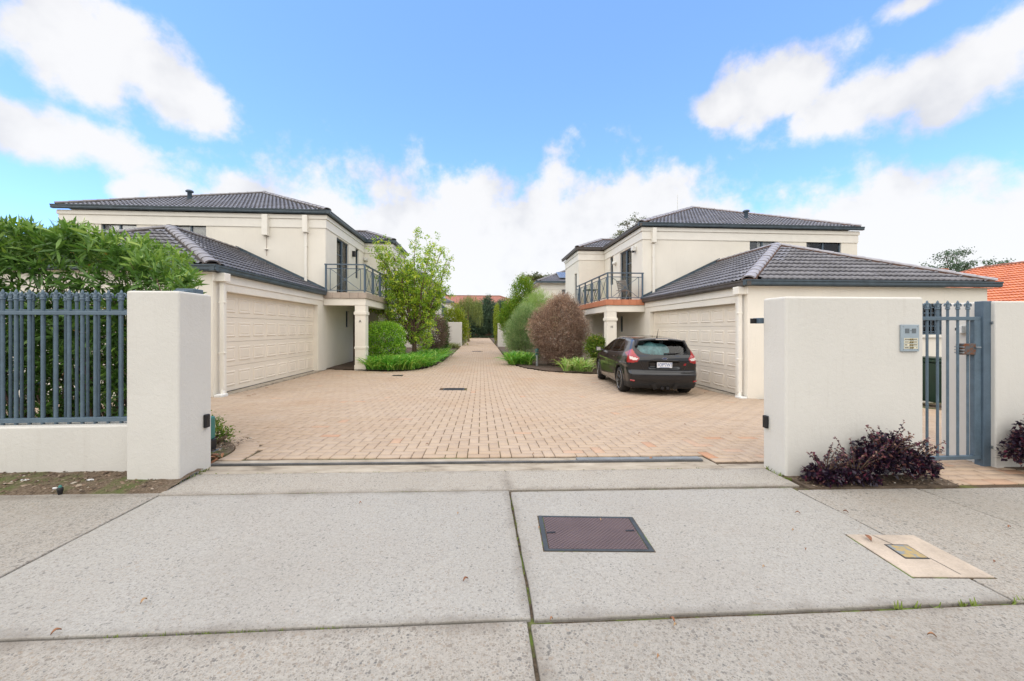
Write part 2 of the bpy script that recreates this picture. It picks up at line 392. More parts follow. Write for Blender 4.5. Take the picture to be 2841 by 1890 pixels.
slab('pavement', 'stained concrete footing in front of the gate track', -2.58, 2.40, 3.76, 3.985, CE, gap=.003, top=-.008)
tag(MB().prism([(2.40, 3.88), (3.6, 3.88), (3.6, 4.2), (2.40, 4.2)], lambda x, y: gz(x, y) - .06, lambda x, y: gz(x, y) - .009).build('brick_bed', MAT['joint_sand']), 'sand bed of the bricks beside the gate track', 'pavement', kind='structure')
slab('pavement', 'small stained concrete corner beside the intercom wall', 2.40, 3.60, 3.76, 3.895, CE, gap=.003, top=-.006)
slab('pavement', 'stained concrete footing between gate track and bricks', -2.62, 2.40, 3.985, 4.17, CE, gap=.0, top=-.012)
jd = MB().prism([(-9, -4.5), (9, -4.5), (9, 3.8), (-9, 3.8)], lambda x, y: gz(x, y) - .06, lambda x, y: gz(x, y) - .018)
tag(jd.build('joint_filling', MAT['joint_dirt']), 'dark dirt and moss in the slab joints', 'dirt', kind='stuff')

# tufts of weed and moss along the joints
def weed_tufts():
    V, Q, T = [], [], []
    r = random.Random(3)
    spots = [(.225 + r.gauss(0, .006), r.uniform(2.0, 3.15)) for _ in range(40)] + [(r.uniform(2.0, 2.75), 1.80) for _ in range(9)] + \
            [(r.uniform(-1.6, -.6), 1.82) for _ in range(26)] + [(r.uniform(-2, 0), 3.30) for _ in range(40)] + [(r.uniform(-2.6, 2.2), 3.765) for _ in range(60)] + \
            [(r.uniform(-2.6, -2.5), r.uniform(3.5, 3.9)) for _ in range(14)] + [(2.805 + r.gauss(0, .01), r.uniform(3.4, 3.8)) for _ in range(10)]
    for (x, y) in spots:
        big = 1.7 if (x < -2.4 or x > 2.0) else .7
        for k in range(7):
            a = r.uniform(0, 6.28); h = r.uniform(.006, .022) * big; l = r.uniform(.004, .016) * big; wv = .003 * big
            p = Vector((x + r.gauss(0, .008), y + r.gauss(0, .004), gz(x, y) - .012)); d = Vector((math.cos(a), math.sin(a), 0)); s = Vector((-d.y, d.x, 0)) * wv
            b = len(V); V += [p - s, p + s, p + d * l + s * .3 + Vector((0, 0, h)), p + d * l - s * .3 + Vector((0, 0, h))]; Q.append((b, b + 1, b + 2, b + 3)); T += [r.random()] * 4
    return np_mesh('weeds', V, Q, T)
m = MT('weed_green', .8); m.color(m.ramp(m.attr(), [(0, (.10, .15, .02)), (1, (.22, .27, .05))]))
tag(mesh_obj('joint_weeds', weed_tufts(), MAT['weed_green']), 'tiny green weeds and moss growing in the pavement joints', 'weeds', kind='stuff')

# ------------------------------------------------------------------ herringbone brick paving
UNIT = .1165
def smin(*a): return min(a)
BED_C, BED_R0, BED_R1 = (-3.35, 4.25), .74, .965
LEFT_BED = [(-6.2, 15.3), (-4.2, 14.72), (-3.4, 14.55), (-2.75, 14.75), (-2.2, 15.6), (-1.9, 17.2), (-1.75, 20), (-1.7, 24), (-1.75, 70), (-8, 70), (-8, 15.3)]
RIGHT_BED = [(1.30, 70), (1.30, 19.5), (1.36, 17.6), (1.75, 16.1), (2.4, 15.05), (3.4, 14.45), (4.6, 14.2), (4.75, 14.2), (4.75, 70)]
def inside(poly, x, y):
    c = False; n = len(poly)
    for i in range(n):
        (x1, y1), (x2, y2) = poly[i], poly[i - 1]
        if (y1 > y) != (y2 > y) and x < (x2 - x1) * (y - y1) / (y2 - y1) + x1: c = not c
    return c
def paved(x, y):
    if y > 63 or (y < 4.19 and not (2.42 < x < 3.6 and y > 3.9)): return False
    if y < 8.9:
        if x > 9.0 or x < -8.5: return False
        if x < -3.35 and y < 5.25: return False
    elif y < 15.4:
        if x > 6.45 or x < -5.88: return False
        if y > 14.3 and (x < -5.66 or x > 6.2): return False
    else:
        if x < -5.6 or x > 6.2: return False
        if y > 16.2 and x < -4.6: return y < 20 and x > -5.6
        if y > 16.2 and x > 5.2: return y < 20
    if math.hypot(x - BED_C[0], y - BED_C[1]) < BED_R1 + .01: return False
    if y > 14 and (inside(LEFT_BED, x, y) or inside(RIGHT_BED, x, y)): return False
    for (ax, ay, hw, hl) in GRATES:
        if abs(x - ax) < hw + .05 and abs(y - ay) < hl + .05: return False
    return True
def gp(px, py, n=6):               # where a pixel meets the ground
    rx, ry = ray(px); h = 1.5
    for _ in range(20):
        zc = h * F_PX / (py - HORIZON); h = CAM_Z - gz(rx * zc, ry * zc)
    return Vector((rx * zc, ry * zc, CAM_Z - h))
_g1 = gp(1259, 1080); _g2 = gp(1103, 1042); _g3 = gp(1322, 975)
GRATES = [(_g1.x, _g1.y, .27, .19), (_g2.x, _g2.y, .15, .15), (_g3.x, _g3.y, .3, .25), (-.15, 40, .35, .35)]
def brick_template(lw, ll):
    hw, hl, b, t = lw / 2, ll / 2, .004, .05
    v = [(sx * hw, sy * hl, -t) for sx, sy in ((-1, -1), (1, -1), (1, 1), (-1, 1))] + [(sx * hw, sy * hl, -b) for sx, sy in ((-1, -1), (1, -1), (1, 1), (-1, 1))] + \
        [(sx * (hw - b), sy * (hl - b), 0) for sx, sy in ((-1, -1), (1, -1), (1, 1), (-1, 1))]
    f = [(i, (i + 1) % 4, 4 + (i + 1) % 4, 4 + i) for i in range(4)] + [(4 + i, 4 + (i + 1) % 4, 8 + (i + 1) % 4, 8 + i) for i in range(4)] + [(8, 9, 10, 11)]
    return np.array(v), np.array(f)
GAP = .0085
TV = {'h': brick_template(2 * UNIT - GAP, UNIT - GAP), 'v': brick_template(UNIT - GAP, 2 * UNIT - GAP), 'q': brick_template(UNIT - GAP, UNIT - GAP)}
bricks = []
X0, Y0 = -9.0, 4.185
for j in range(-2, 505):
    for i in range(0, 156):
        mm = (i - j) % 4
        x, y = X0 + i * UNIT, Y0 + j * UNIT
        far = y > 34
        if far and (x < -2.2 or x > 1.8): continue
        if mm == 0: cells = [(x + UNIT / 2, y + UNIT / 2), (x + 1.5 * UNIT, y + UNIT / 2)]; k = 'h'
        elif mm == 2: cells = [(x + UNIT / 2, y + UNIT / 2), (x + UNIT / 2, y - UNIT / 2)]; k = 'v'
        else: continue
        ok = [paved(*c_) for c_ in cells]
        if all(ok): bricks.append((k, (cells[0][0] + cells[1][0]) / 2, (cells[0][1] + cells[1][1]) / 2, 0.0))
        else:
            for c_, o_ in zip(cells, ok):
                if o_: bricks.append(('q', c_[0], c_[1], 0.0))
# curved soldier course round the small garden bed
for k in range(26):
    a = -.06 + k * .1245
    bricks.append(('s', BED_C[0] + math.cos(a) * .853, BED_C[1] + math.sin(a) * .853, a))
TV['s'] = brick_template(.222, .097)
for (wx, wy) in [(4.3 + .24 * i + (.12 if j_ % 2 else 0), 3.33 + .118 * j_) for j_ in range(4) for i in range(6)]:
    if 4.22 < wx < 5.5 + (3.8 - wy) * .6: bricks.append(('h', wx, wy, 0.0))
for (wx, wy) in [(4.36 + .1165 * i, 3.80 + .1165 * j_) for j_ in range(4) for i in range(8)]:
    if 4.3 < wx < 5.2: bricks.append(('q', wx, wy, 0.0))
pave = tag(mesh_obj('brick_paving', np_mesh('brick_paving', *(lambda gxx, gyy: (np.stack([gxx, gyy, g(gxx, gyy) - .013], -1).reshape(-1, 3),
      np.stack([q := (np.arange(gxx.shape[0] - 1)[:, None] * gxx.shape[1] + np.arange(gxx.shape[1] - 1)[None, :]).ravel(), q + 1, q + gxx.shape[1] + 1, q + gxx.shape[1]], 1)))(*np.meshgrid(np.linspace(-9, 9, 19), np.concatenate([np.linspace(4.17, 16, 25), np.linspace(17, 64, 48)])))), MAT['joint_sand']),
      'salmon herringbone brick driveway between the houses', 'driveway', kind='structure')
wk = MB().prism([(4.2, 3.21), (6.2, 3.21), (5.6, 3.78), (5.3, 4.17), (4.2, 4.17)], lambda x, y: gz(x, y) - .04, lambda x, y: gz(x, y) - .0085)
tag(wk.build('gate_path', MAT['joint_sand']), 'short brick path through the pedestrian gate', 'path', kind='structure')
def tint_of(x, y):
    t = random.random() * .86
    if 1.6 < x < 9 and y < 5.2 and random.random() < .13: t = random.uniform(.88, 1)
    elif random.random() < .012: t = random.uniform(.86, .95)
    if x > 4.2 and y < 4.2: t = random.uniform(.35, 1)
    return t
def seen_rank(b):
    k, x, y, a = b
    if abs(x) > 2.75 + max(0, y - 3.6) * .75 and not (4.2 < x < 5.6 and y < 4.2): return 99
    return math.hypot(x, y)
bricks.sort(key=seen_rank)
shared = {}
def brick_mesh(k, q):
    if (k, q) not in shared:
        v, f = TV[k]; shared[(k, q)] = np_mesh('brick', v, f, np.full(len(v), q)); shared[(k, q)].materials.append(MAT['brick_paver'])
    return shared[(k, q)]
def slope_rot(x, y):
    e = .1; sx = (gz(x + e, y) - gz(x - e, y)) / (2 * e); sy = (gz(x, y + e) - gz(x, y - e)) / (2 * e)
    nrm = Vector((-sx, -sy, 1)).normalized(); ax = Vector((1, 0, sx)).normalized(); ay = nrm.cross(ax)
    return Matrix((ax, ay, nrm)).transposed()
NB = 296
for (k, x, y, a) in bricks[:NB]:
    q = min(range(12), key=lambda n: abs(n / 11 - tint_of(x, y))) / 11
    o = bpy.data.objects.new('brick', brick_mesh(k, q)); COL.objects.link(o)
    o.matrix_world = Matrix.Translation((x, y, gz(x, y) + random.gauss(0, .0009))) @ (slope_rot(x, y) @ Matrix.Rotation(a + random.gauss(0, .006), 3, 'Z')).to_4x4()
    o.parent = pave
rest = bricks[NB:]
V, Q, T, nb = [], [], [], 0
for kind in 'hvqs':
    sel = [b for b in rest if b[0] == kind]
    if not sel: continue
    tv, tf = TV[kind]; P = np.array([(b[1], b[2], b[3]) for b in sel]); n = len(sel)
    jit = RNG.normal(0, .006, n) + P[:, 2]; c_, s_ = np.cos(jit)[:, None], np.sin(jit)[:, None]
    x = P[:, 0:1] + tv[None, :, 0] * c_ - tv[None, :, 1] * s_; y = P[:, 1:2] + tv[None, :, 0] * s_ + tv[None, :, 1] * c_
    z = g(x, y) + tv[None, :, 2] + RNG.normal(0, .0011, n)[:, None]
    V.append(np.stack([x, y, z], -1).reshape(-1, 3)); Q.append((tf[None] + (np.arange(n) * len(tv))[:, None, None]).reshape(-1, 4) + nb); nb += n * len(tv)
    T.append(np.repeat([tint_of(b[1], b[2]) for b in sel], len(tv)))
tag(mesh_obj('distant_bricks', np_mesh('distant_bricks', np.concatenate(V), np.concatenate(Q), np.concatenate(T)), MAT['brick_paver'], pave), kind='stuff')

# soil beds beside the drive, slightly raised
for poly, lab in ((LEFT_BED, 'dark mulched planting bed along the left of the drive'), (RIGHT_BED, 'dark mulched planting bed along the right of the drive')):
    b = MB(); P = [Vector((p[0], p[1], 0)) for p in poly]
    me = bpy.data.meshes.new('bed'); bm = bmesh.new(); bm.faces.new([bm.verts.new(p) for p in P])
    bmesh.ops.triangulate(bm, faces=bm.faces[:]); 
    for _ in range(3): bmesh.ops.subdivide_edges(bm, edges=[e for e in bm.edges if e.calc_length() > 1.2], cuts=1); bmesh.ops.triangulate(bm, faces=bm.faces[:])
    for v_ in bm.verts: v_.co.z = gz(v_.co.x, v_.co.y) + .02 + random.random() * .03
    bmesh.ops.recalc_face_normals(bm, faces=bm.faces[:]); bm.to_mesh(me); bm.free()
    tag(mesh_obj('planting_bed', me, MAT['mulch']), lab, 'garden bed', kind='structure')
b = MB(); n = 28
ring = [(BED_C[0] + math.cos(t_) * .735, BED_C[1] + math.sin(t_) * .735) for t_ in np.linspace(-.05, math.pi * .5, n)]
b.prism(ring + [(-8.5, 4.985), (-8.5, 4.22)], lambda x, y: gz(x, y) - .05, lambda x, y: gz(x, y) + .012)
tag(b.build('planting_bed', MAT['bare_ground']), 'soil bed with curved brick edge behind the left gate pillar', 'garden bed', kind='structure')
# dirt strip under the low wall
xs2, ys2 = np.linspace(-9, -2.506, 90), np.linspace(3.352, 3.80, 12)
gxx, gyy = np.meshgrid(xs2, ys2); hz = g(gxx, gyy) + .004 + .014 * RNG.random(gxx.shape) + .02 * np.clip((gyy - 3.4) / .3, 0, 1); hz[0] = g(gxx[0], gyy[0]) - .01
q = (np.arange(11)[:, None] * 90 + np.arange(89)[None, :]).ravel()
tag(mesh_obj('dirt_strip', np_mesh('dirt', np.stack([gxx, gyy, hz], -1), np.stack([q, q + 1, q + 91, q + 90], 1), smooth=True), MAT['bare_ground']), 'bare dirt strip along the foot of the low wall', 'dirt', kind='structure')
for k_, (x0, x1, y0, y1) in enumerate([(2.83, 4.25, 3.235, 3.55), (5.2, 9, 3.21, 3.75)]):
    b = MB().prism([(x0, y0), (x1, y0), (x1 + (.0 if k_ else .1), y1), (x0, y1)] if not k_ else [(6.0, y0), (9, y0), (9, y1), (5.25, y1), (5.5, 3.55)], lambda x, y: gz(x, y) - .05, lambda x, y: gz(x, y) + .006)
    tag(b.build('planting_bed', MAT['soil']), ['narrow soil strip under the purple shrub by the intercom wall', 'soil strip under the right-hand boundary wall'][k_], 'garden bed', kind='structure')
# stones, bark and leaf scraps scattered over the dirt
def debris(n_, x0, x1, y0, y1, seed):
    r = np.random.default_rng(seed); V, Q, T = [], [], []
    for k in range(n_):
        x, y = r.uniform(x0, x1), r.uniform(y0, y1); a = r.uniform(0, 6.28); l = r.uniform(.003, .011) * (1 if r.random() < .9 else 1.8); w_ = l * r.uniform(.3, .9); h = l * r.uniform(.2, .6); z = gz(x, y) + .012 + .02 * min(1, max(0, (y - 3.4) / .3)) * (x < 0)
        c_, s_ = math.cos(a), math.sin(a); b = len(V)
        for (p, q_, hh) in ((-1, -1, 0), (1, -1, 0), (1, 1, 0), (-1, 1, 0), (-.6, -.6, 1), (.6, -.5, 1), (.5, .6, 1), (-.6, .5, 1)): V.append((x + p * l * c_ - q_ * w_ * s_, y + p * l * s_ + q_ * w_ * c_, z + hh * h + r.normal(0, .001)))
        Q += [(b, b + 1, b + 5, b + 4), (b + 1, b + 2, b + 6, b + 5), (b + 2, b + 3, b + 7, b + 6), (b + 3, b, b + 4, b + 7), (b + 4, b + 5, b + 6, b + 7)]; T += [r.random()] * 8
    return np_mesh('debris', V, Q, T)
m = MT('debris', .9); m.color(m.ramp(m.attr(), [(0, (.05, .035, .025)), (.5, (.13, .09, .06)), (.8, (.22, .155, .105)), (.95, (.30, .24, .18)), (1, (.46, .42, .36))]))
tag(mesh_obj('ground_debris', debris(1700, -6, -2.6, 3.36, 3.76, 1), MAT['debris']), 'bark chips, stones and leaf scraps scattered on the dirt strip', 'debris', kind='stuff')
tag(mesh_obj('ground_debris', debris(500, 2.84, 4.3, 3.24, 3.5, 2), MAT['debris']), 'leaf scraps scattered under the purple shrub', 'debris', kind='stuff')
tag(mesh_obj('ground_debris', debris(500, -3.3, -2.66, 4.25, 4.95, 3), MAT['debris']), 'leaf scraps scattered in the bed by the gate motor', 'debris', kind='stuff')
# garage aprons of plain concrete
for s_, x0, x1, z in ((0, -5.86, -5.60, -.118), (1, 6.17, 6.43, -.318)):
    b = MB().box(x0, x1, 9.2, 14.6, z - .15, z + .004)
    tag(b.build('door_sill', MAT['concrete_edge'], bevel=.01), ['concrete threshold of the left garage', 'concrete threshold of the right garage'][s_], 'pavement', kind='structure')

# ------------------------------------------------------------------ covers and grates
def grate(label, x, y, hw, hl):
    t_ = thing('drain_grate', label, 'drain', (x, y, gz(x, y)), 'drain grates in the drive')
    f = MB()
    for (a, b_, c_, d) in ((-hw, hw, -hl, -hl + .025), (-hw, hw, hl - .025, hl), (-hw, -hw + .025, -hl + .025, hl - .025), (hw - .025, hw, -hl + .025, hl - .025)):
        f.box(x + a, x + b_, y + c_, y + d, gz(x, y) - .05, gz(x, y) + .004)
    f.build('frame', MAT['dark_bronze'], t_)
    MB().box(x - hw + .02, x + hw - .02, y - hl + .02, y + hl - .02, gz(x, y) - .06, gz(x, y) - .035).build('pit', MAT['black_plastic'], t_)
    n_ = int(2 * hl / .032)
    bm_ = MB().box(x - hw + .025, x + hw - .025, -.008, .008, gz(x, y) - .03, gz(x, y) + .001)
    me = bm_.mesh('bar')
    for k in range(1, n_):
        o = mesh_obj('bar', me, MAT['dark_bronze'], t_); o.location = o.location + Vector((0, y - hl + k * 2 * hl / n_, 0))
grate('dark steel drain grate in the middle of the drive', *GRATES[0])
grate('small dark drain grate near the left garden bed', *GRATES[1])
grate('far drain grate between the planted beds', *GRATES[2])

m = MT('chequer_plate', .55, .25, .4)
br = m.t.nodes.new('ShaderNodeTexBrick')
n1 = m.noise(4, 5); m.color(m.ramp(n1, [(.3, (.095, .062, .066)), (.7, (.145, .098, .10))]))
mp = m.t.nodes.new('ShaderNodeMapping'); mp.inputs['Rotation'].default_value = (0, 0, math.pi / 4); m.L(m.pos, mp.inputs[0])
ck = m.t.nodes.new('ShaderNodeTexWave'); ck.inputs['Scale'].default_value = 16; m.L(mp.outputs[0], ck.inputs['Vector'])
mp2 = m.t.nodes.new('ShaderNodeMapping'); mp2.inputs['Rotation'].default_value = (0, 0, -math.pi / 4); m.L(m.pos, mp2.inputs[0])
ck2 = m.t.nodes.new('ShaderNodeTexWave'); ck2.inputs['Scale'].default_value = 16; m.L(mp2.outputs[0], ck2.inputs['Vector'])
pat = m.math('MAXIMUM', ck.outputs[1], ck2.outputs[1]); m.bump(pat, 1.0, .006)
m.color(m.mix(m.rng(pat, .80, .97, 0, .55), m.ramp(n1, [(.3, (.072, .047, .05)), (.7, (.115, .078, .08))]), (.20, .15, .15)))
zz = gz(.72, 2.58)
t_ = thing('service_cover', 'purplish chequer-plate steel service cover in the pale slab', 'cover', (.72, 2.58, zz))
A = [(.378, 2.375), (1.045, 2.335), (1.075, 2.775), (.405, 2.825)]
def ring_poly(A, inset):
    c_ = Vector((sum(p[0] for p in A) / 4, sum(p[1] for p in A) / 4)); return [tuple(c_ + (Vector(p) - c_) * (1 - inset)) for p in A]
def frame_ring(A, B, z0, z1):
    f = MB(); zf = lambda p, z: (p[0], p[1], gz(*p) + z)
    v = [zf(p, z0) for p in A] + [zf(p, z1) for p in A] + [zf(p, z1) for p in B] + [zf(p, z0) for p in B]
    fs = []
    for i in range(4):
        j = (i + 1) % 4; fs += [(i, j, 4 + j, 4 + i), (4 + i, 4 + j, 8 + j, 8 + i), (8 + i, 8 + j, 12 + j, 12 + i)]
    return f.add(v, fs)
MB().prism(ring_poly(A, -.02), lambda x, y: gz(x, y) - .01, lambda x, y: gz(x, y) + .0015).build('gap', MAT['joint_dirt'], t_)
simple('cover_frame', (.045, .055, .065), .75, .1, amt=.3, scale=9)
frame_ring(A, ring_poly(A, .085), -.02, .006).build('frame', MAT['cover_frame'], t_, bevel=.002)
MB().prism(ring_poly(A, .10), lambda x, y: gz(x, y) - .02, lambda x, y: gz(x, y) + .005).build('lid', MAT['chequer_plate'], t_)
for kx in (.455, .985): MB().box(kx - .028, kx + .028, 2.575, 2.590, gz(kx, 2.58) + .001, gz(kx, 2.58) + .0085).build('keyhole', MAT['black_plastic'], t_)
t_ = thing('water_meter_cover', 'sandy concrete block with worn yellow lid set in the footpath', 'cover', (2.62, 2.23, gz(2.62, 2.23)))
A = [(2.37, 2.02), (2.83, 1.99), (2.87, 2.44), (2.42, 2.47)]
simple('sandy_concrete', (.43, .36, .29), .9, amt=.25, scale=6, fine=90, bump=.4)
m = MT('worn_yellow', .6, 0, .3); n1 = m.noise(26, 4, .6); n2 = m.noise(90, 3)
m.color(m.ramp(n1, [(.42, (.38, .28, .12)), (.50, (.34, .26, .13)), (.56, (.20, .22, .23)), (1, (.27, .28, .28))])); m.bump(n2, .4, .003)
MB().prism(ring_poly(A, -.03), lambda x, y: gz(x, y) - .01, lambda x, y: gz(x, y) + .0015).build('gap', MAT['joint_dirt'], t_)
MB().prism(A, lambda x, y: gz(x, y) - .03, lambda x, y: gz(x, y) + .007).build('surround', MAT['sandy_concrete'], t_, bevel=.004)
MB().prism([(2.512, 2.18), (2.660, 2.169), (2.690, 2.325), (2.543, 2.336)], lambda x, y: gz(x, y), lambda x, y: gz(x, y) + .009).build('lid_frame', MAT['dark_bronze'], t_)
MB().prism([(2.525, 2.19), (2.655, 2.18), (2.68, 2.315), (2.55, 2.325)], lambda x, y: gz(x, y), lambda x, y: gz(x, y) + .0105).build('lid', MAT['worn_yellow'], t_)
MB().add([(x, y, gz(x, y) + .0085) for x, y in ((2.60, 2.325), (2.606, 2.325), (2.585, 2.45), (2.581, 2.45))], [(0, 1, 2, 3)]).build('crack', MAT['dark_bronze'], t_)
MB().add([(x, y, gz(x, y) + .0085) for x, y in ((2.66, 2.02), (2.664, 2.02), (2.672, 2.18), (2.668, 2.18))], [(0, 1, 2, 3)]).build('crack', MAT['dark_bronze'], t_)

simple('dull_zinc', (.20, .215, .225), .7, .2, amt=.3, scale=7)
simple('track_steel', (.10, .10, .10), .6, .3, amt=.4, scale=6)
# sliding gate track
t_ = thing('gate_track', 'grey steel sliding gate track set across the opening', 'gate track', (0, 3.99, 0))
for (x0, x1, dz, y0, y1, nm, mt) in ((-2.6, 2.30, .012, 3.975, 4.0, 'rail', 'track_steel'), (.98, 2.30, .016, 4.005, 4.085, 'plate', 'dull_zinc')):
    v = MB(); v.prism([(x0, y0), (x1, y0), (x1, y1), (x0, y1)], lambda x, y: gz(x, y) - .03, lambda x, y: gz(x, y) + dz); v.build(nm, MAT[mt], t_, bevel=.004)
# ------------------------------------------------------------------ roof tiles
def tile_mat(name, c, c2, lichen):
    m = MT(name, .42, 0, .5)
    r_ = m.attr(); n1 = m.noise(14, 5); n2 = m.noise(90, 4); n3 = m.noise(2.5, 5)
    col = m.ramp(r_, [(0, c), (1, c2)])
    col = m.mix(m.rng(n1, .55, .75, 0, .55), col, lichen); col = m.mix(m.rng(n3, .5, .75, 0, .35), col, tuple(x * .6 for x in c))
    m.color(col); m.bump(n2, .25, .003); return m.m
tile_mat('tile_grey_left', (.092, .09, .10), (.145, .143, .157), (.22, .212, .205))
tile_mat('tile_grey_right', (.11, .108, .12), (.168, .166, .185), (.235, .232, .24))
tile_mat('tile_orange', (.50, .135, .045), (.60, .19, .07), (.40, .14, .06))
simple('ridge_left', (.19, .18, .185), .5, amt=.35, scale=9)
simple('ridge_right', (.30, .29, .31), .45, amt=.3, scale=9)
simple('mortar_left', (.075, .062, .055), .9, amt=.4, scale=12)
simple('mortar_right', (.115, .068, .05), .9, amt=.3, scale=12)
TW, TL = .30, .335
def tile_np():
    nu = 9; us = np.linspace(0, TW, nu); prof = .030 * (.5 + .5 * np.cos(4 * np.pi * us / TW)) ** .8
    v = []
    for (vv, off) in ((-.015, .046), (TL + .02, .004)):
        for u, p in zip(us, prof): v.append((u, vv, p + off))
    for u, p in zip(us, prof): v.append((u, -.012, p + .005))
    f = [(i, i + 1, nu + i + 1, nu + i) for i in range(nu - 1)] + [(2 * nu + i, 2 * nu + i + 1, i + 1, i) for i in range(nu - 1)]
    return np.array(v), f
TILE_V, TILE_F = tile_np()
def tile_shared(q, mat):
    if ('tile', q, mat) not in shared:
        me = bpy.data.meshes.new('tile'); me.from_pydata(TILE_V.tolist(), [], TILE_F); me.polygons.foreach_set('use_smooth', [True] * 8 + [False] * 8)
        a = me.attributes.new('tint', 'FLOAT', 'POINT'); a.data.foreach_set('value', np.full(len(TILE_V), q, np.float32)); me.materials.append(MAT[mat]); me.update(); shared[('tile', q, mat)] = me
    return shared[('tile', q, mat)]
def tiled_slope(parent, O, U, Vd, poly, mat, single=True, name='more_tiles', tw=1.0):
    """tiles laid over a sloping convex polygon: O eave origin, U along the eave, Vd up the slope (unit vectors)"""
    O, U, Vd = Vector(O), Vector(U).normalized(), Vector(Vd).normalized()
    if U.cross(Vd).z < 0:
        um = max(p[0] for p in poly); O = O + U * um; U = -U; poly = [(um - p[0], p[1]) for p in poly]
    Nn = U.cross(Vd); R = Matrix((U, Vd, Nn)).transposed()
    poly = [Vector(p) for p in poly]; area = sum(poly[i - 1].x * poly[i].y - poly[i].x * poly[i - 1].y for i in range(len(poly)))
    if area < 0: poly = poly[::-1]
    edges = [(poly[i], (poly[(i + 1) % len(poly)] - poly[i]).normalized()) for i in range(len(poly))]
    def sd(p): return min(-(d.y * (p[0] - a.x) - d.x * (p[1] - a.y)) for a, d in edges)
    u0, u1 = min(p.x for p in poly), max(p.x for p in poly); v0, v1 = min(p.y for p in poly), max(p.y for p in poly)
    bmv, bmf, bmt = [], [], []
    nV = math.ceil((v1 - v0) / TL); nU = math.ceil((u1 - u0) / TW)
    for j in range(nV):
        for i in range(nU + 1):
            a, b = u0 + (i - (.5 if j % 2 and False else 0)) * TW, v0 + j * TL
            cs = [sd((a, b)), sd((a + TW, b)), sd((a, b + TL)), sd((a + TW, b + TL))]
            if max(cs) < .02: continue
            q = round(random.random() * 7) / 7
            full = min(cs) > -.01
            if full and single:
                o = bpy.data.objects.new('tile', tile_shared(q, mat)); COL.objects.link(o)
                Mx = R
                o.matrix_world = Matrix.Translation(O + U * a + Vd * b + Nn * random.uniform(0, .004)) @ Mx.to_4x4(); o.parent = parent
                continue
            bm = bmesh.new(); vs_ = [bm.verts.new((x + a, y + b, z)) for x, y, z in TILE_V]
            for f in TILE_F: bm.faces.new([vs_[k] for k in f])
            if not full:
                for (p, d) in edges:
                    bmesh.ops.bisect_plane(bm, geom=bm.verts[:] + bm.edges[:] + bm.faces[:], plane_co=(p.x, p.y, 0), plane_no=(d.y, -d.x, 0), clear_outer=True)
            if bm.faces:
                if single:
                    me = bpy.data.meshes.new('tile'); bm.to_mesh(me); me.materials.append(MAT[mat]); at_ = me.attributes.new('tint', 'FLOAT', 'POINT'); at_.data.foreach_set('value', np.full(len(me.vertices), q, np.float32))
                    o = bpy.data.objects.new('tile', me); COL.objects.link(o); o.matrix_world = Matrix.Translation(O) @ R.to_4x4(); o.parent = parent
                else:
                    bm.verts.index_update(); base = len(bmv)
                    for v_ in bm.verts: bmv.append(O + R @ v_.co); bmt.append(q)
                    for f in bm.faces: bmf.append([base + v_.index for v_ in f.verts])
            bm.free()
    if bmv:
        me = bpy.data.meshes.new(name); me.from_pydata(bmv, [], bmf); a_ = me.attributes.new('tint', 'FLOAT', 'POINT'); a_.data.foreach_set('value', np.array(bmt, np.float32))
        tag(mesh_obj(name, me, MAT[mat], parent), kind='stuff')
def caps(parent, P, Q, mat, mortar, r=.125):
    P, Q = Vector(P), Vector(Q); d = Q - P; n = max(1, round(d.length / .36)); st = d.length / n; d.normalize()
    side = d.cross(Vector((0, 0, 1))).normalized(); up = side.cross(d).normalized()
    key = ('cap', mat, round(st, 2), r)
    if key not in shared:
        b = MB(); v, f = [], []; k = 8
        for (yy, rr) in ((-.03, r * 1.06), (st + .005, r * .92)):
            for i in range(k + 1):
                t = math.pi * i / k; v.append((math.cos(t) * rr * 1.08, yy, math.sin(t) * rr * .62 - .02))
        for i in range(k): f.append((i, i + 1, k + 2 + i, k + 1 + i))
        b.add(v, f, True); v2 = [(math.cos(math.pi * i / k) * r * 1.06 * 1.08, -.03, math.sin(math.pi * i / k) * r * 1.06 * .62 - .02) for i in range(k + 1)] + [(math.cos(math.pi * i / k) * r * .9, -.025, math.sin(math.pi * i / k) * r * .5 - .03) for i in range(k + 1)]
        b.add(v2, [(i + 1, i, k + 1 + i, k + 2 + i) for i in range(k)])
        me = b.mesh('ridge_cap'); me.materials.append(MAT[mat]); shared[key] = me
    R = Matrix((side, d, up)).transposed().to_4x4()
    for i in range(n):
        o = bpy.data.objects.new('ridge_cap', shared[key]); COL.objects.link(o)
        o.matrix_world = Matrix.Translation(P + d * (st * i) + up * random.uniform(.0, .008)) @ R; o.parent = parent
    b = MB(); w_, h0, h1 = r * 1.22, -.10, -.012
    b.add([P + side * s * w_ + up * h for s in (-1, 1) for h in (h0, h1)] + [Q + side * s * w_ + up * h for s in (-1, 1) for h in (h0, h1)],
          [(0, 1, 5, 4), (2, 6, 7, 3), (1, 3, 7, 5), (0, 4, 6, 2), (0, 2, 3, 1), (4, 5, 7, 6)])
    b.build('bedding', MAT[mortar], parent)

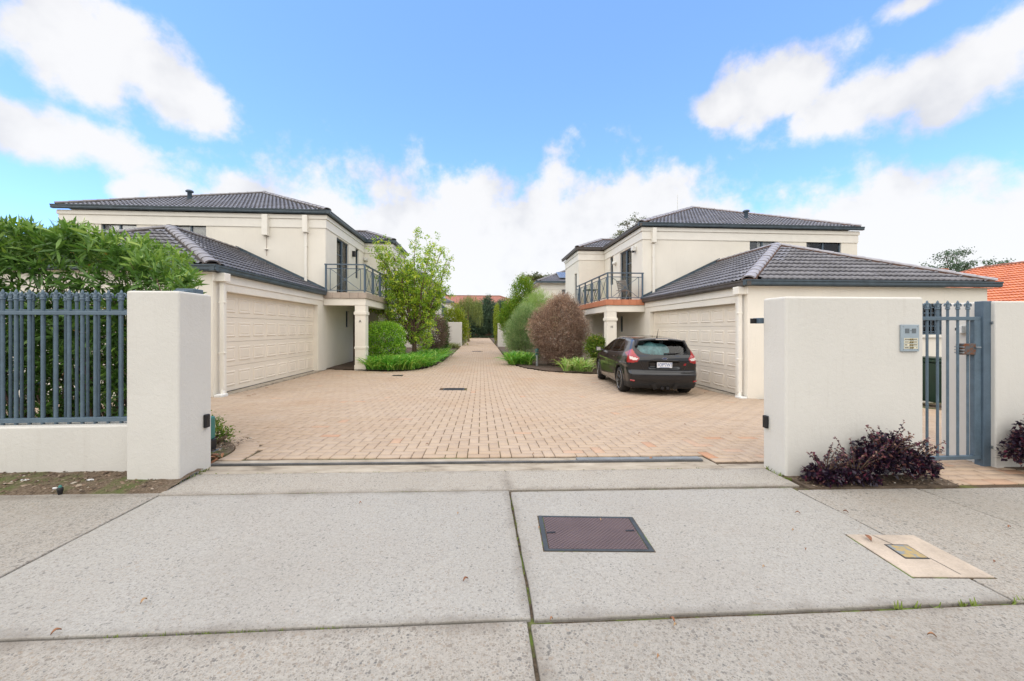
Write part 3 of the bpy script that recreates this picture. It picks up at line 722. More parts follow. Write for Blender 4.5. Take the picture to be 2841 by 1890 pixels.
# glass of house windows: dark, reflecting the sky
m = MT('window_glass', .04, 0, .6); m.color((.02, .026, .03))
m.b.inputs['Coat Weight'].default_value = .4
tr = m.t.nodes.new('ShaderNodeBsdfTransparent'); tr.inputs[0].default_value = (.96, .97, .97, 1); mx = m.t.nodes.new('ShaderNodeMixShader'); mx.inputs[0].default_value = .04
gl = m.t.nodes.new('ShaderNodeBsdfGlossy'); gl.inputs['Roughness'].default_value = .03; fr = m.t.nodes.new('ShaderNodeFresnel'); fr.inputs[0].default_value = 1.5
mx2 = m.t.nodes.new('ShaderNodeMixShader'); m.L(fr.outputs[0], mx2.inputs[0]); m.L(tr.outputs[0], mx.inputs[1]); m.L(m.b.outputs[0], mx.inputs[2]); m.L(mx.outputs[0], mx2.inputs[1]); m.L(gl.outputs[0], mx2.inputs[2]); m.L(mx2.outputs[0], m.out.inputs[0])
m = MT('balustrade_glass', .03, 0, .5)
tr = m.t.nodes.new('ShaderNodeBsdfTransparent'); tr.inputs[0].default_value = (.86, .90, .88, 1); gl = m.t.nodes.new('ShaderNodeBsdfGlossy'); gl.inputs['Roughness'].default_value = .02
fr = m.t.nodes.new('ShaderNodeFresnel'); fr.inputs[0].default_value = 1.5; mx2 = m.t.nodes.new('ShaderNodeMixShader'); m.L(fr.outputs[0], mx2.inputs[0]); m.L(tr.outputs[0], mx2.inputs[1]); m.L(gl.outputs[0], mx2.inputs[2]); m.L(mx2.outputs[0], m.out.inputs[0])

TAN1, TAN2 = .475, .45
def house(right):
    zo = -.20 if right else 0.0
    if right: xf = lambda x, y, z: (.57 - x, y, z + zo)
    else: xf = lambda x, y, z: (x, y, z)
    B = lambda: MB(xf, right)
    W = lambda x, y, z: Vector(xf(x, y, z))
    base = W(-8.8, 15, -.12)
    H = thing('townhouse', 'cream two-storey townhouse lettered H with terracotta-edged balcony, right of the drive' if right else 'cream two-storey townhouse lettered A with stone-edged balcony, left of the drive', 'house', base)
    RC, TR = MAT['render_cream'], MAT['trim_cream']
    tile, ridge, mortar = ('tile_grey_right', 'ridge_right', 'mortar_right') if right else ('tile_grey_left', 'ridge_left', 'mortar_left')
    gside = MAT['gutter_brown'] if right else MAT['gutter_slate']; gfront = MAT['gutter_slate']
    # garage walls
    b = B()
    b.box(-11.95, -5.7, 8.95, 9.12, -.35, 2.56) if not right else (b.box(-11.95, -10.78, 8.95, 9.12, -.35, 2.56), b.box(-10.10, -5.7, 8.95, 9.12, -.35, 2.56), b.box(-10.78, -10.10, 8.95, 9.12, -.35, 1.40), b.box(-10.78, -10.10, 8.95, 9.12, 2.16, 2.56))
    b.box(-5.86, -5.7, 9.12, 9.41, -.35, 2.56); b.box(-5.86, -5.7, 14.42, 15.14, -.35, 2.56); b.box(-5.86, -5.7, 9.41, 14.42, 2.18, 2.56)
    b.box(-11.95, -11.80, 9.12, 15.1, -.35, 2.56)
    b.build('garage_wall', RC, H, bevel=.006)
    B().box(-5.70, -5.675, 8.92, 14.98, 2.36, 2.535).build('lintel_moulding', TR, H, bevel=.006)
    MBc = B().box(-11.85, -5.86, 9.12, 15.1, 2.45, 2.55); MBc.build('garage_ceiling', RC, H)
    # sectional garage door with raised panels
    d = B(); rows, cols = 4, 8; zb, zt = -.105, 2.18; rh = (zt - zb) / rows
    for r_ in range(rows): d.box(-5.90, -5.853, 9.41, 14.42, zb + r_ * rh + .003, zb + (r_ + 1) * rh - .003)
    d.box(-5.93, -5.90, 9.41, 14.42, zb, zt)
    door = d.build('garage_door', MAT['door_cream'], H, bevel=.003)
    cw = (14.42 - 9.41) / cols; pb = MB(None); hw, hh = cw * .39, rh * .30
    sx = -1 if right else 1
    def rect(k, x): return [(sx * x, -hw + k, -hh + k), (sx * x, hw - k, -hh + k), (sx * x, hw - k, hh - k), (sx * x, -hw + k, hh - k)]
    lv = [rect(0, .0), rect(.012, .013), rect(.03, .013), rect(.055, .004), rect(.075, .012)]
    v = [p for l in lv for p in l]; fs = [(4 * a + i, 4 * a + (i + 1) % 4, 4 * a + 4 + (i + 1) % 4, 4 * a + 4 + i) for a in range(4) for i in range(4)] + [(16, 17, 18, 19)]
    if right: fs = [f[::-1] for f in fs]
    pm = MB().add(v, fs).mesh('door_panel'); pm.materials.append(MAT['door_cream'])
    for r_ in range(rows):
        for c_ in range(cols):
            o = bpy.data.objects.new('door_panel', pm); COL.objects.link(o); o.parent = door; p = W(-5.852, 9.41 + (c_ + .5) * cw, zb + (r_ + .5) * rh); o.location = p
    B().box(-5.90, -5.84, 9.41, 14.42, -.135, -.105).build('door_seal', MAT['black_plastic'], H)
    # garage hip roof
    z0 = 2.67; ex0, ex1, ey0, ey1 = -12.0, -5.645, 8.85, 15.1; rx, rz = (ex0 + ex1) / 2, z0 + (ex1 - ex0) / 2 * TAN1; hy = ey0 + (ex1 - ex0) / 2
    f = B(); f.add([(ex1, ey0, z0), (ex1, ey1, z0), (rx, ey1, rz), (rx, hy, rz)], [(0, 1, 2, 3)]); f.add([(ex0, ey0, z0), (ex1, ey0, z0), (rx, hy, rz)], [(0, 1, 2)]); f.add([(ex0, ey1, z0), (ex0, ey0, z0), (rx, hy, rz), (rx, ey1, rz)], [(0, 1, 2, 3)])
    roof = f.build('garage_roof', MAT['dark_bronze'], H)
    sl = math.sqrt(1 + TAN1 ** 2); run = (ex1 - ex0) / 2
    # coordinates along the eave (from the street corner) and up the slope
    Udir = (W(0, 1, 0) - W(0, 0, 0)); Vdir = W(-1, 0, TAN1) - W(0, 0, 0)
    L = ey1 - ey0
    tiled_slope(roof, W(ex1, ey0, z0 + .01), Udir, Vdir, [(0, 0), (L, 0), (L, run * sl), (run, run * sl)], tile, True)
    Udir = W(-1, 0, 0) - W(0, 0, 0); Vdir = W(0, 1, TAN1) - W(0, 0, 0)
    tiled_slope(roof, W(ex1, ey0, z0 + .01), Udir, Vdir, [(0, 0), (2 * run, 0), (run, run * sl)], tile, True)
    up = Vector((0, 0, .065))
    caps(roof, W(ex1, ey0, z0) + up, W(rx, hy, rz) + up, ridge, mortar); caps(roof, W(ex0, ey0, z0) + up, W(rx, hy, rz) + up, ridge, mortar); caps(roof, W(rx, hy, rz) + up, W(rx, ey1, rz) + up, ridge, mortar)
    # flashing where the garage roof meets the upper wall
    fl = B(); fl.add([(ex1 + .02, 15.06, z0 + .03), (rx, 15.06, rz + .03), (rx, 15.06, rz + .17), (ex1 + .02, 15.06, z0 + .15)], [(0, 1, 2, 3)]); fl.add([(ex1 + .02, 14.96, z0 + .065), (rx, 14.96, rz + .065), (rx, 15.06, rz + .08), (ex1 + .02, 15.06, z0 + .08)], [(0, 1, 2, 3)])
    fl.build('flashing', gfront, H)
    # gutters: front and drive side
    def gutter(name, x0, x1, y0, y1, zt, mt, ov=.11):
        o = B()
        if abs(x1 - x0) > abs(y1 - y0):
            prof = [(0, -.13), (-.085, -.13), (-.10, -.10), (-.10, -.045), (-.118, -.03), (-.118, 0), (0, 0)]
            v = [(x, y0 + a, zt + c) for x in (x0, x1) for (a, c) in prof]
        else:
            prof = [(0, -.13), (.085, -.13), (.10, -.10), (.10, -.045), (.118, -.03), (.118, 0), (0, 0)]
            v = [(x0 + a, y, zt + c) for y in (y1, y0) for (a, c) in prof]
        n_ = len(prof); o.add(v, [(i, (i + 1) % n_, n_ + (i + 1) % n_, n_ + i) for i in range(n_)] + [tuple(range(n_))[::-1], tuple(range(n_, 2 * n_))])
        return o.build(name, mt, H)
    gutter('gutter', ex0 - .12, ex1 + .118, ey0 + .02, ey0 + .02, z0 + .02, gfront)
    gutter('gutter', ex1 - .01, ex1 - .01, ey0 - .09, 15.02, z0 + .021, gside)
    B().box(ex0, ex1 - .02, ey0 + .03, 8.95, 2.535, 2.55).build('soffit', TR, H); B().box(-5.7, ex1 - .02, 8.96, 15.0, 2.536, 2.551).build('soffit', TR, H)
    # upper storey walls
    wins = [(-14.0, -12.5), (-11.2, -10.1)] if right else [(-13.36, -12.19), (-10.93, -9.86)]
    zt2, zs2 = 5.11, 4.05
    b = B(); xs_ = [-14.7] + [e for wv in wins for e in wv] + [-5.7]
    for k in range(0, len(xs_), 2): b.box(xs_[k], xs_[k + 1], 15.1, 15.27, 2.4, 5.5)
    for (a, c) in wins: b.box(a, c, 15.1, 15.27, 2.4, zs2); b.box(a, c, 15.1, 15.27, zt2, 5.5)
    sd, nw = (16.24, 17.65), (18.60, 19.05)
    for (a, c) in ((15.27, sd[0]), (sd[1], nw[0]), (nw[1], 19.9)): b.box(-5.87, -5.7, a, c, 2.4, 5.5)
    b.box(-5.87, -5.7, *sd, 4.98, 5.5); b.box(-5.87, -5.7, *sd, 2.4, 2.68); b.box(-5.87, -5.7, *nw, 5.03, 5.5); b.box(-5.87, -5.7, *nw, 2.4, 3.67)
    b.box(-14.7, -14.53, 15.27, 27, -.3, 5.5); b.box(-14.53, -5.7, 26.83, 27, -.3, 5.5); b.box(-5.87, -5.7, 23.1, 26.83, -.3, 5.5)
    b.build('upper_wall', RC, H, bevel=.006)
    b = B(); pw = (20.35, 20.80)     # bay at the far end of the balcony
    b.box(-5.7, -4.36, 19.9, 20.07, -.3, 5.5); b.box(-4.53, -4.36, 20.07, pw[0], -.3, 5.5); b.box(-4.53, -4.36, pw[1], 22.93, -.3, 5.5); b.box(-4.53, -4.36, *pw, -.3, 3.02); b.box(-4.53, -4.36, *pw, 4.45, 5.5); b.box(-5.7, -4.36, 22.93, 23.1, -.3, 5.5)
    b.build('bay_wall', RC, H, bevel=.006)
    # mouldings under the eaves, run round the corner
    b = B()
    for (z_a, z_b, pr) in ((5.04, 5.36, .026), (5.36, 5.49, .06)):
        b.box(-14.7 - pr, -5.7 + pr, 15.1 - pr, 15.1, z_a, z_b); b.box(-5.7, -5.7 + pr, 15.1, 19.9 - pr, z_a, z_b); b.box(-5.7, -4.36 + pr, 19.9 - pr, 19.9, z_a, z_b); b.box(-4.36, -4.36 + pr, 19.9, 23.1, z_a, z_b)
    b.build('eaves_moulding', TR, H, bevel=.008)
    # upper roof
    z0 = 5.645; ax0, ax1, ay0, ay1 = -14.72, -5.60, 15.0, 27.3; run2 = (ax1 - ax0) / 2; mxx = (ax0 + ax1) / 2; rz2 = z0 + run2 * TAN2
    f = B(); f.add([(ax0, ay0, z0), (ax1, ay0, z0), (mxx, ay0 + run2, rz2)], [(0, 1, 2)]); f.add([(ax1, ay0, z0), (ax1, ay1, z0), (mxx, ay1 - run2, rz2), (mxx, ay0 + run2, rz2)], [(0, 1, 2, 3)])
    f.add([(ax1, ay1, z0), (ax0, ay1, z0), (mxx, ay1 - run2, rz2)], [(0, 1, 2)]); f.add([(ax0, ay1, z0), (ax0, ay0, z0), (mxx, ay0 + run2, rz2), (mxx, ay1 - run2, rz2)], [(0, 1, 2, 3)])
    roof2 = f.build('upper_roof', MAT['dark_bronze'], H)
    sl = math.sqrt(1 + TAN2 ** 2)
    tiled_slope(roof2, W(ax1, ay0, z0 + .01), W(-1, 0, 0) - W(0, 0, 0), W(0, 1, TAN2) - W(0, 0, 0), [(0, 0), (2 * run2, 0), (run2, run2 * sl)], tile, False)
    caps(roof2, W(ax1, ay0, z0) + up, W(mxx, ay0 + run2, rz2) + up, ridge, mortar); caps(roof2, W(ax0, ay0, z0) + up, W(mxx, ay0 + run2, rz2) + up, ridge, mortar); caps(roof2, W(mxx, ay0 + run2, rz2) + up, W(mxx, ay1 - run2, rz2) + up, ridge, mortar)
    bx0, bx1, by0, by1 = -9.0, -4.26, 19.80, 23.3; rn = (by1 - by0) / 2; bz = z0 + rn * TAN2
    f = B(); f.add([(bx1, by0, z0 + .005), (bx1, by1, z0 + .005), (bx1 - rn, by0 + rn, bz)], [(0, 1, 2)]); f.add([(bx0, by0, z0 + .005), (bx1, by0, z0 + .005), (bx1 - rn, by0 + rn, bz), (bx0, by0 + rn, bz)], [(0, 1, 2, 3)]); f.add([(bx1, by1, z0 + .005), (bx0, by1, z0 + .005), (bx0, by0 + rn, bz), (bx1 - rn, by0 + rn, bz)], [(0, 1, 2, 3)])
    roof3 = f.build('bay_roof', MAT['dark_bronze'], H)
    tiled_slope(roof3, W(bx1, by0, z0 + .02), W(-1, 0, 0) - W(0, 0, 0), W(0, 1, TAN2) - W(0, 0, 0), [(0, 0), (4.6, 0), (4.6, rn * sl), (rn, rn * sl)], tile, False)
    caps(roof3, W(bx1, by0, z0) + up, W(bx1 - rn, by0 + rn, bz) + up, ridge, mortar); caps(roof3, W(bx1 - rn, by0 + rn, bz) + up, W(bx0, by0 + rn, bz) + up, ridge, mortar)
    gutter('gutter', ax0 - .12, ax1 + .118, ay0 + .02, ay0 + .02, z0 + .02, gfront)
    gutter('gutter', ax1 - .01, ax1 - .01, ay0 - .09, by0 + .02, z0 + .021, gside)
    gutter('gutter', ax1 - .02, bx1 + .118, by0 + .02, by0 + .02, z0 + .0215, gside); gutter('gutter', bx1 - .01, bx1 - .01, by0 - .09, by1, z0 + .021, gside)
    b = B(); b.box(ax0, ax1 - .03, ay0 + .03, 15.1, 5.49, 5.505); b.box(-5.7, ax1 - .03, 15.1, by0 + .03, 5.491, 5.506); b.box(-5.7, bx1 - .03, by0 + .03, 19.9, 5.492, 5.507); b.box(-4.36, bx1 - .03, 19.9, by1, 5.49, 5.506); b.build('soffit', TR, H)
    # roof vent
    vx, vy = (-11.62, 16.85) if not right else (-10.85, 16.4)
    vz = z0 + (vy - ay0) * TAN2
    vent = MB().lathe([(.075, -.1), (.075, .32), (.13, .33), (.14, .37), (.10, .41), (.02, .42)], W(vx, vy, vz), 14).build('roof_vent', MAT['slate_paint'], H)
    # windows
    def win_front(x0, x1, zb_, zt_, y=15.1, blind='blind'):
        t = .045; o = B()
        o.box(x0, x1, y + .06, y + .11, zt_ - t, zt_); o.box(x0, x1, y + .06, y + .11, zb_, zb_ + t); o.box(x0, x0 + t, y + .06, y + .11, zb_ + t, zt_ - t); o.box(x1 - t, x1, y + .06, y + .11, zb_ + t, zt_ - t)
        xm = (x0 + x1) / 2; o.box(xm - .03, xm + .03, y + .055, y + .105, zb_ + t, zt_ - t)
        wn = o.build('window', MAT['slate_paint'], H)
        for (a, c) in ((x0 + t, xm - .03), (xm + .03, x1 - t)): B().box(a, c, y + .08, y + .086, zb_ + t, zt_ - t).build('pane', MAT['window_glass'], wn)
        s = B(); n_ = int((zt_ - zb_) / .05)
        xb1 = xm + .15 if right else x1 - t
        for k in range(n_): s.box(x0 + t, xb1, y + .13, y + .15, zb_ + k * .05, zb_ + k * .05 + .042)
        s.build('blind', MAT['blind'], wn); B().box(x0 - .05, x1 + .05, y + .5, y + .52, zb_ - .1, zt_ + .1).build('dark_room', MAT['black_plastic'], wn)
        B().box(x0 - .05, x1 + .05, y - .04, y + .06, zb_ - .05, zb_ - .002).build('sill', TR, wn)
    for (a, c) in wins: win_front(a, c, zs2, zt2)
    def win_side(y0, y1, zb_, zt_, x=-5.7, mull=False, blind=True, frame=.05):
        t = frame; o = B()
        o.box(x - .11, x - .06, y0, y1, zt_ - t, zt_); o.box(x - .11, x - .06, y0, y1, zb_, zb_ + t); o.box(x - .11, x - .06, y0, y0 + t, zb_ + t, zt_ - t); o.box(x - .11, x - .06, y1 - t, y1, zb_ + t, zt_ - t)
        ym = (y0 + y1) / 2
        if mull: o.box(x - .10, x - .04, ym - .045, ym + .045, zb_ + t, zt_ - t); o.box(x - .10, x - .065, y0 + t, ym, zb_ + (zt_ - zb_) * .72, zb_ + (zt_ - zb_) * .72 + .03)
        wn = o.build('sliding_door' if mull else 'window', MAT['slate_paint'], H)
        for (a, c) in (((y0 + t, ym - .045), (ym + .045, y1 - t)) if mull else ((y0 + t, y1 - t),)): B().box(x - .09, x - .084, a, c, zb_ + t, zt_ - t).build('pane', MAT['window_glass'], wn)
        if blind:
            s = B(); n_ = int((y1 - y0) / .11)
            for k in range(n_ // 2 if mull else n_): s.box(x - .16, x - .145, y0 + k * .11, y0 + k * .11 + .095, zb_ + .05, zt_)
            s.build('blind', MAT['blind'], wn)
        B().box(x - .55, x - .5, y0 - .1, y1 + .1, zb_ - .1, zt_ + .1).build('dark_room', MAT['black_plastic'], wn)
    win_side(*sd, 2.69, 4.98, mull=True); win_side(*nw, 3.67, 5.03, blind=False, frame=.04); win_side(*pw, 3.02, 4.45, x=-4.36, blind=False, frame=.04)
    # porch: ground-floor walls, beam, ceiling and columns
    b = B(); b.box(-5.87, -5.7, 15.14, 17.3, -.35, 2.4); b.box(-5.87, -5.7, 17.66, 19.9, -.35, 2.4); b.box(-5.87, -5.7, 17.3, 17.66, -.35, 1.42); b.box(-5.87, -5.7, 17.3, 17.66, 2.12, 2.4); b.build('porch_wall', RC, H, bevel=.004)
    win_side(17.3, 17.66, 1.42, 2.12, blind=False, frame=.04)
    B().box(-5.695, -5.66, 18.25, 19.2, -.12, 2.02).build('front_door', MAT['porch_brown'], H, bevel=.006)
    b = B(); b.box(-5.69, -4.20, 14.86, 15.16, 2.2, 2.455); b.box(-4.57, -4.20, 15.16, 19.895, 2.2, 2.455); b.box(-5.69, -4.57, 15.16, 19.895, 2.36, 2.454); b.build('balcony_beam', RC, H, bevel=.008)
    tilem = MAT['terracotta_tile'] if right else MAT['stone_tile']
    b = B()
    n_ = 5
    for k in range(n_): w_ = (5.66 - 4.15) / n_; b.box(-5.66 + k * w_ + .003, -5.66 + (k + 1) * w_ - .003, 14.81, 15.05, 2.458, 2.668)
    for k in range(16): b.box(-4.39, -4.15, 15.055 + k * .3 + .003, 15.055 + (k + 1) * .3 - .003, 2.458, 2.668)
    b.box(-5.69, -4.39, 15.05, 19.89, 2.458, 2.655); b.build('balcony_edge_tiles', tilem, H, bevel=.006)
    for k, (cy0, nm) in enumerate(((14.87, ''), (18.2, ''))):
        c = B(); x0, x1 = -4.585, -4.21; y0, y1 = cy0, cy0 + .375
        c.box(x0, x1, y0, y1, -.45, 2.2)
        for (za, zb_, p) in ((1.86, 1.97, .03), (.62, .70, .018), (-.42, .03, .018)): c.box(x0 - p, x1 + p, y0 - p, y1 + p, za, zb_)
        col_ = c.build('column', RC, H, bevel=.006)
        if k == 0:
            me = text_mesh('H' if right else 'A', .13, .003, .002); me.materials.append(MAT['dark_bronze'])
            o = bpy.data.objects.new('house_letter', me); COL.objects.link(o); o.parent = col_
            p = W((x0 + x1) / 2, y0 - .003, 1.62); o.location = p; o.rotation_euler = (math.pi / 2, 0, 0)
            o['label'] = 'small dark letter H on the column' if right else 'small dark letter A on the column'
    # balcony railing
    SL = MAT['slate_paint']
    zf, zr = 2.668, 3.70
    def post(x, y): B().box(x - .028, x + .028, y - .028, y + .028, zf - .14, zr - .03).build('railing_post', SL, H)
    YP = [14.92, 16.02, 17.12, 18.22, 19.32, 19.86]; XR, XL = -4.25, -5.62
    post(XL, 14.92)
    for y in YP[:-1]: post(XR, y)
    b = B(); b.box(XL - .05, XR + .035, 14.885, 14.955, zr - .03, zr + .012); b.box(XR - .035, XR + .035, 14.955, 19.88, zr - .03, zr + .012); b.build('handrail', SL, H, bevel=.006)
    def panel(p0, p1):
        p0, p1 = Vector(p0), Vector(p1); dd = (p1 - p0); L_ = dd.length; dd.normalize()
        bz_, tz = zf + .08, zr - .16; o = B(); r = .0125
        def bar(a, za, c, zc_, rr=r): o.tube([p0 + dd * a + Vector((0, 0, za)), p0 + dd * c + Vector((0, 0, zc_))], rr, 6)
        bar(0, bz_, L_, bz_, .016); bar(0, tz, L_, tz, .016); i0, i1 = .12, L_ - .12
        bar(i0, bz_, i0, tz); bar(i1, bz_, i1, tz); bar(i0, bz_, i1, tz, .010); bar(i0, tz, i1, bz_, .010)
        mid = p0 + dd * (L_ / 2) + Vector((0, 0, (bz_ + tz) / 2)); n_ = 12; pts = [mid + dd * (math.cos(6.2832 * k / n_) * .045) + Vector((0, 0, math.sin(6.2832 * k / n_) * .045)) for k in range(n_ + 1)]
        o.tube(pts, .010, 5, cap=False); pn = o.build('railing_panel', SL, H)
        s = Vector((dd.y, -dd.x, 0)) * -.02 if not right else Vector((dd.y, -dd.x, 0)) * -.02
        g_ = B(); q0, q1 = p0 + dd * .03 + s, p1 - dd * .03 + s; g_.add([(q0.x, q0.y, bz_ + .02), (q1.x, q1.y, bz_ + .02), (q1.x, q1.y, tz - .02), (q0.x, q0.y, tz - .02)], [(0, 1, 2, 3)]); g_.build('pane', MAT['balustrade_glass'], pn)
    panel((XL + .03, 14.92, 0), (XR - .03, 14.92, 0))
    for a, c in zip(YP[:-1], YP[1:]): panel((XR, a + .03, 0), (XR, c - .03, 0))
    # downpipes with rainwater heads
    def pipe(pts, head=None, name='downpipe', w_=.045):
        o = B()
        for p, q in zip(pts[:-1], pts[1:]):
            p, q = Vector(p), Vector(q)
            if abs(p.x - q.x) < .01 and abs(p.y - q.y) < .01: o.box(p.x - w_, p.x + w_, p.y - w_ * .75, p.y + w_ * .75, min(p.z, q.z), max(p.z, q.z))
            else: o.tube([p, q], w_, 4, smooth=False)
        if len(pts) == 2 or abs(pts[0][2] - pts[1][2]) > 1.2:
            zz_ = [pts[0][2] - .5, pts[0][2] - 1.6]
            for z_ in zz_: o.box(pts[0][0] - w_ - .02, pts[0][0] + w_ + .02, pts[0][1] - w_ * .8, pts[0][1] + w_ * .9, z_, z_ + .03)
        dp = o.build(name, TR, H, bevel=.008)
        if head: B().box(*head).build('rainwater_head', TR, dp, bevel=.012)
    if not right:
        pipe([(-7.77, 15.05, 4.72), (-7.77, 15.05, 4.70)], (-7.87, -7.67, 14.93, 15.12, 4.72, 5.47)); pipe([(-6.38, 15.05, 4.85), (-6.38, 15.05, 2.9)], (-6.47, -6.29, 14.93, 15.12, 4.85, 5.47))
        MB().box(-7.778, -7.762, 15.085, 15.097, 4.0, 4.70).build('pipe_scar', MAT['stone_tile'], H)
    else: pipe([(-6.12, 15.05, 4.85), (-6.12, 15.05, 2.9)], (-6.20, -6.04, 14.93, 15.12, 4.9, 5.47))
    pipe([(-5.60, 9.10, 2.40), (-5.60, 9.10, .02), (-5.54, 9.02, -.13)], (-5.72, -5.49, 8.99, 9.20, 2.36, 2.545))
    B().box(-5.66, -5.50, 8.90, 9.14, -.16, -.06).build('downpipe_shoe', MAT['white_plastic'], H, bevel=.02)
    # lamps and sensors on the balcony walls
    if not right:
        l = B().box(-5.7, -5.58, 18.10, 18.22, 4.55, 4.80).build('wall_lamp', MAT['black_plastic'], H, bevel=.01)
        l = B().box(-5.66, -5.52, 19.74, 19.89, 4.66, 4.80).build('security_light', MAT['white_plastic'], H, bevel=.015)
    else:
        l = B().box(-5.7, -5.52, 15.72, 15.88, 4.72, 4.90).build('security_light', MAT['white_plastic'], H, bevel=.02)
        B().box(-5.64, -5.56, 15.74, 15.86, 4.66, 4.72).build('lens', MAT['black_plastic'], l)
        MB().lathe([(.01, -.09), (.08, -.07), (.10, 0), (.08, .07), (.01, .09)], W(-5.62, 18.2, 4.62), 12).build('wall_lamp', MAT['white_plastic'], H)
        MB().tube([W(-9.6, 20, 7.6), W(-9.6, 20, 8.55)], .012, 6).build('aerial', MAT['white_plastic'], H)
        # barred window beside the bin
        o = B(); y = 8.95
        for (a, c, d_, e) in ((-10.78, -10.10, 2.12, 2.16), (-10.78, -10.10, 1.40, 1.44), (-10.78, -10.74, 1.44, 2.12), (-10.14, -10.10, 1.44, 2.12)): o.box(a, c, y + .05, y + .10, d_, e)
        wn = o.build('window', SL, H); B().box(-10.74, -10.14, y + .07, y + .075, 1.44, 2.12).build('pane', MAT['window_glass'], wn); B().box(-10.9, -10.0, y + .5, y + .52, 1.2, 2.3).build('dark_room', MAT['black_plastic'], wn)
        gr = B()
        for k in range(7): gr.box(-10.77 + k * .112, -10.755 + k * .112, y + .0, y + .015, 1.41, 2.15)
        for z_ in (1.46, 1.60, 1.92, 2.06): gr.box(-10.78, -10.10, y + .016, y + .026, z_, z_ + .02)
        gr.build('security_grille', SL, wn); B().box(-10.84, -10.04, y - .05, y + .05, 1.33, 1.396).build('sill', TR, wn)
    return H
house_A = house(False); house_H = house(True)
# ------------------------------------------------------------------ street front: walls, fence, gates
RW = MAT['render_wall']; FP = MAT['fence_paint']
o = MB().box(-2.97, -2.55, 3.575, 3.985, -.12, 1.655).build('gate_pillar', RW, bevel=.018, seg=3)
tag(o, 'tall square rendered pillar beside the blue fence, left of the gate opening', 'pillar')
o = MB().box(-9.5, -2.972, 3.76, 3.985, -.12, .485).build('low_wall', RW, bevel=.015, seg=3)
tag(o, 'low cream rendered wall carrying the blue picket fence', 'wall')
o = MB().box(2.835, 4.235, 3.51, 3.815, -.2, 1.638).build('intercom_wall', RW, bevel=.02, seg=3)
tag(o, 'tall rendered wall block carrying the steel intercom panel', 'wall')
b = MB().prism([(5.245, 3.68), (10.5, 3.68), (10.5, 3.92), (5.49, 3.92), (5.49, 4.17), (5.245, 4.17)], -.25, 1.62)
tag(b.build('boundary_wall', RW, bevel=.015, seg=3), 'long rendered boundary wall right of the pedestrian gate', 'wall')

def finial_mesh():
    b = MB()
    b.lathe([(.0165, 0), (.0205, .004), (.0205, .012), (.015, .016), (.0165, .022), (.0195, .026), (.0165, .031), (.013, .036), (.0125, .05)], n=10)
    b.lathe([(.0085, .045), (.0125, .060), (.011, .074), (.006, .088), (.001, .094)], n=8)
    for s in (-1, 1):
        b.tube([(0, 0, .038), (s * .014, 0, .052), (s * .027, 0, .060), (s * .037, 0, .052), (s * .039, 0, .038), (s * .034, 0, .032)], [.008, .0075, .0075, .007, .0055, .003], 6)
    b.tube([(-.019, 0, .040), (.019, 0, .040)], .0075, 6)
    me = b.mesh('finial'); me.materials.append(FP); return me
FIN = finial_mesh()
def pickets(parent, xs_, y, z0, z1, r=.0138, n=8, square=False):
    key = ('picket', round(z1 - z0, 3), r)
    if key not in shared:
        b = MB().tube([(0, 0, 0), (0, 0, z1 - z0)], r, n); shared[key] = b.mesh('picket'); shared[key].materials.append(FP)
    base = LOC[parent.name]
    for x in xs_:
        o = bpy.data.objects.new('picket', shared[key]); COL.objects.link(o); o.parent = parent; o.location = Vector((x, y, z0)) - base
        f = bpy.data.objects.new('finial', FIN); COL.objects.link(f); f.parent = o; f.location = (0, 0, z1 - z0)
t_ = thing('picket_fence', 'blue-grey steel picket fence with fleur-de-lis tips on the low wall', 'fence', (-5, 3.85, .485))
fx = [-3.235 + .108 * k for k in range(3)] [:2] + [-3.235 - .1085 * k for k in range(1, 44)]
fx = [x for x in fx if x < -3.02]
pickets(t_, fx, 3.85, .486, 1.592)
MB().box(-9.4, -2.972, 3.83, 3.87, 1.458, 1.492).build('rail', FP, t_, bevel=.004); MB().box(-9.4, -2.972, 3.83, 3.87, .503, .543).build('rail', FP, t_, bevel=.004)
t_ = thing('sliding_gate', 'blue-grey sliding driveway gate slid open behind the picket fence', 'gate', (-4.6, 4.16, .0))
pickets(t_, [-3.02 - .0975 * k for k in range(44)], 4.16, .09, 1.60, .0125)
MB().box(-7.4, -2.98, 4.14, 4.18, 1.48, 1.52).build('rail', FP, t_, bevel=.004); MB().box(-7.4, -2.98, 4.135, 4.185, .06, .13).build('rail', FP, t_, bevel=.004)
MB().box(-3.03, -2.98, 4.14, 4.18, .13, 1.48).build('stile', FP, t_, bevel=.004)
b = MB().box(-2.93, -2.765, 4.06, 4.20, 1.665, 1.722); b.box(-2.90, -2.80, 3.987, 4.07, 1.60, 1.70)
tag(b.build('gate_guide', FP, bevel=.006), 'blue-grey steel gate guide box behind the top of the left pillar', 'bracket')
t_ = thing('gate_motor', 'green and black sliding gate motor behind the left pillar', 'motor', (-2.85, 4.4, 0))
simple('motor_green', (.035, .17, .15), .4, amt=.1)
z_ = gz(-2.8, 4.4)
MB().prism([(-3.12, 4.21), (-2.835, 4.21), (-2.835, 4.50), (-3.12, 4.50)], z_ + .13, z_ + .375).build('cover', MAT['motor_green'], t_, bevel=.02)
MB().box(-3.125, -2.83, 4.205, 4.505, z_ + .012, z_ + .13).build('base', MAT['black_plastic'], t_, bevel=.008)
MB().box(-3.16, -2.795, 4.17, 4.54, z_ - .02, z_ + .012).build('mounting_plate', MAT['galvanised'], t_)
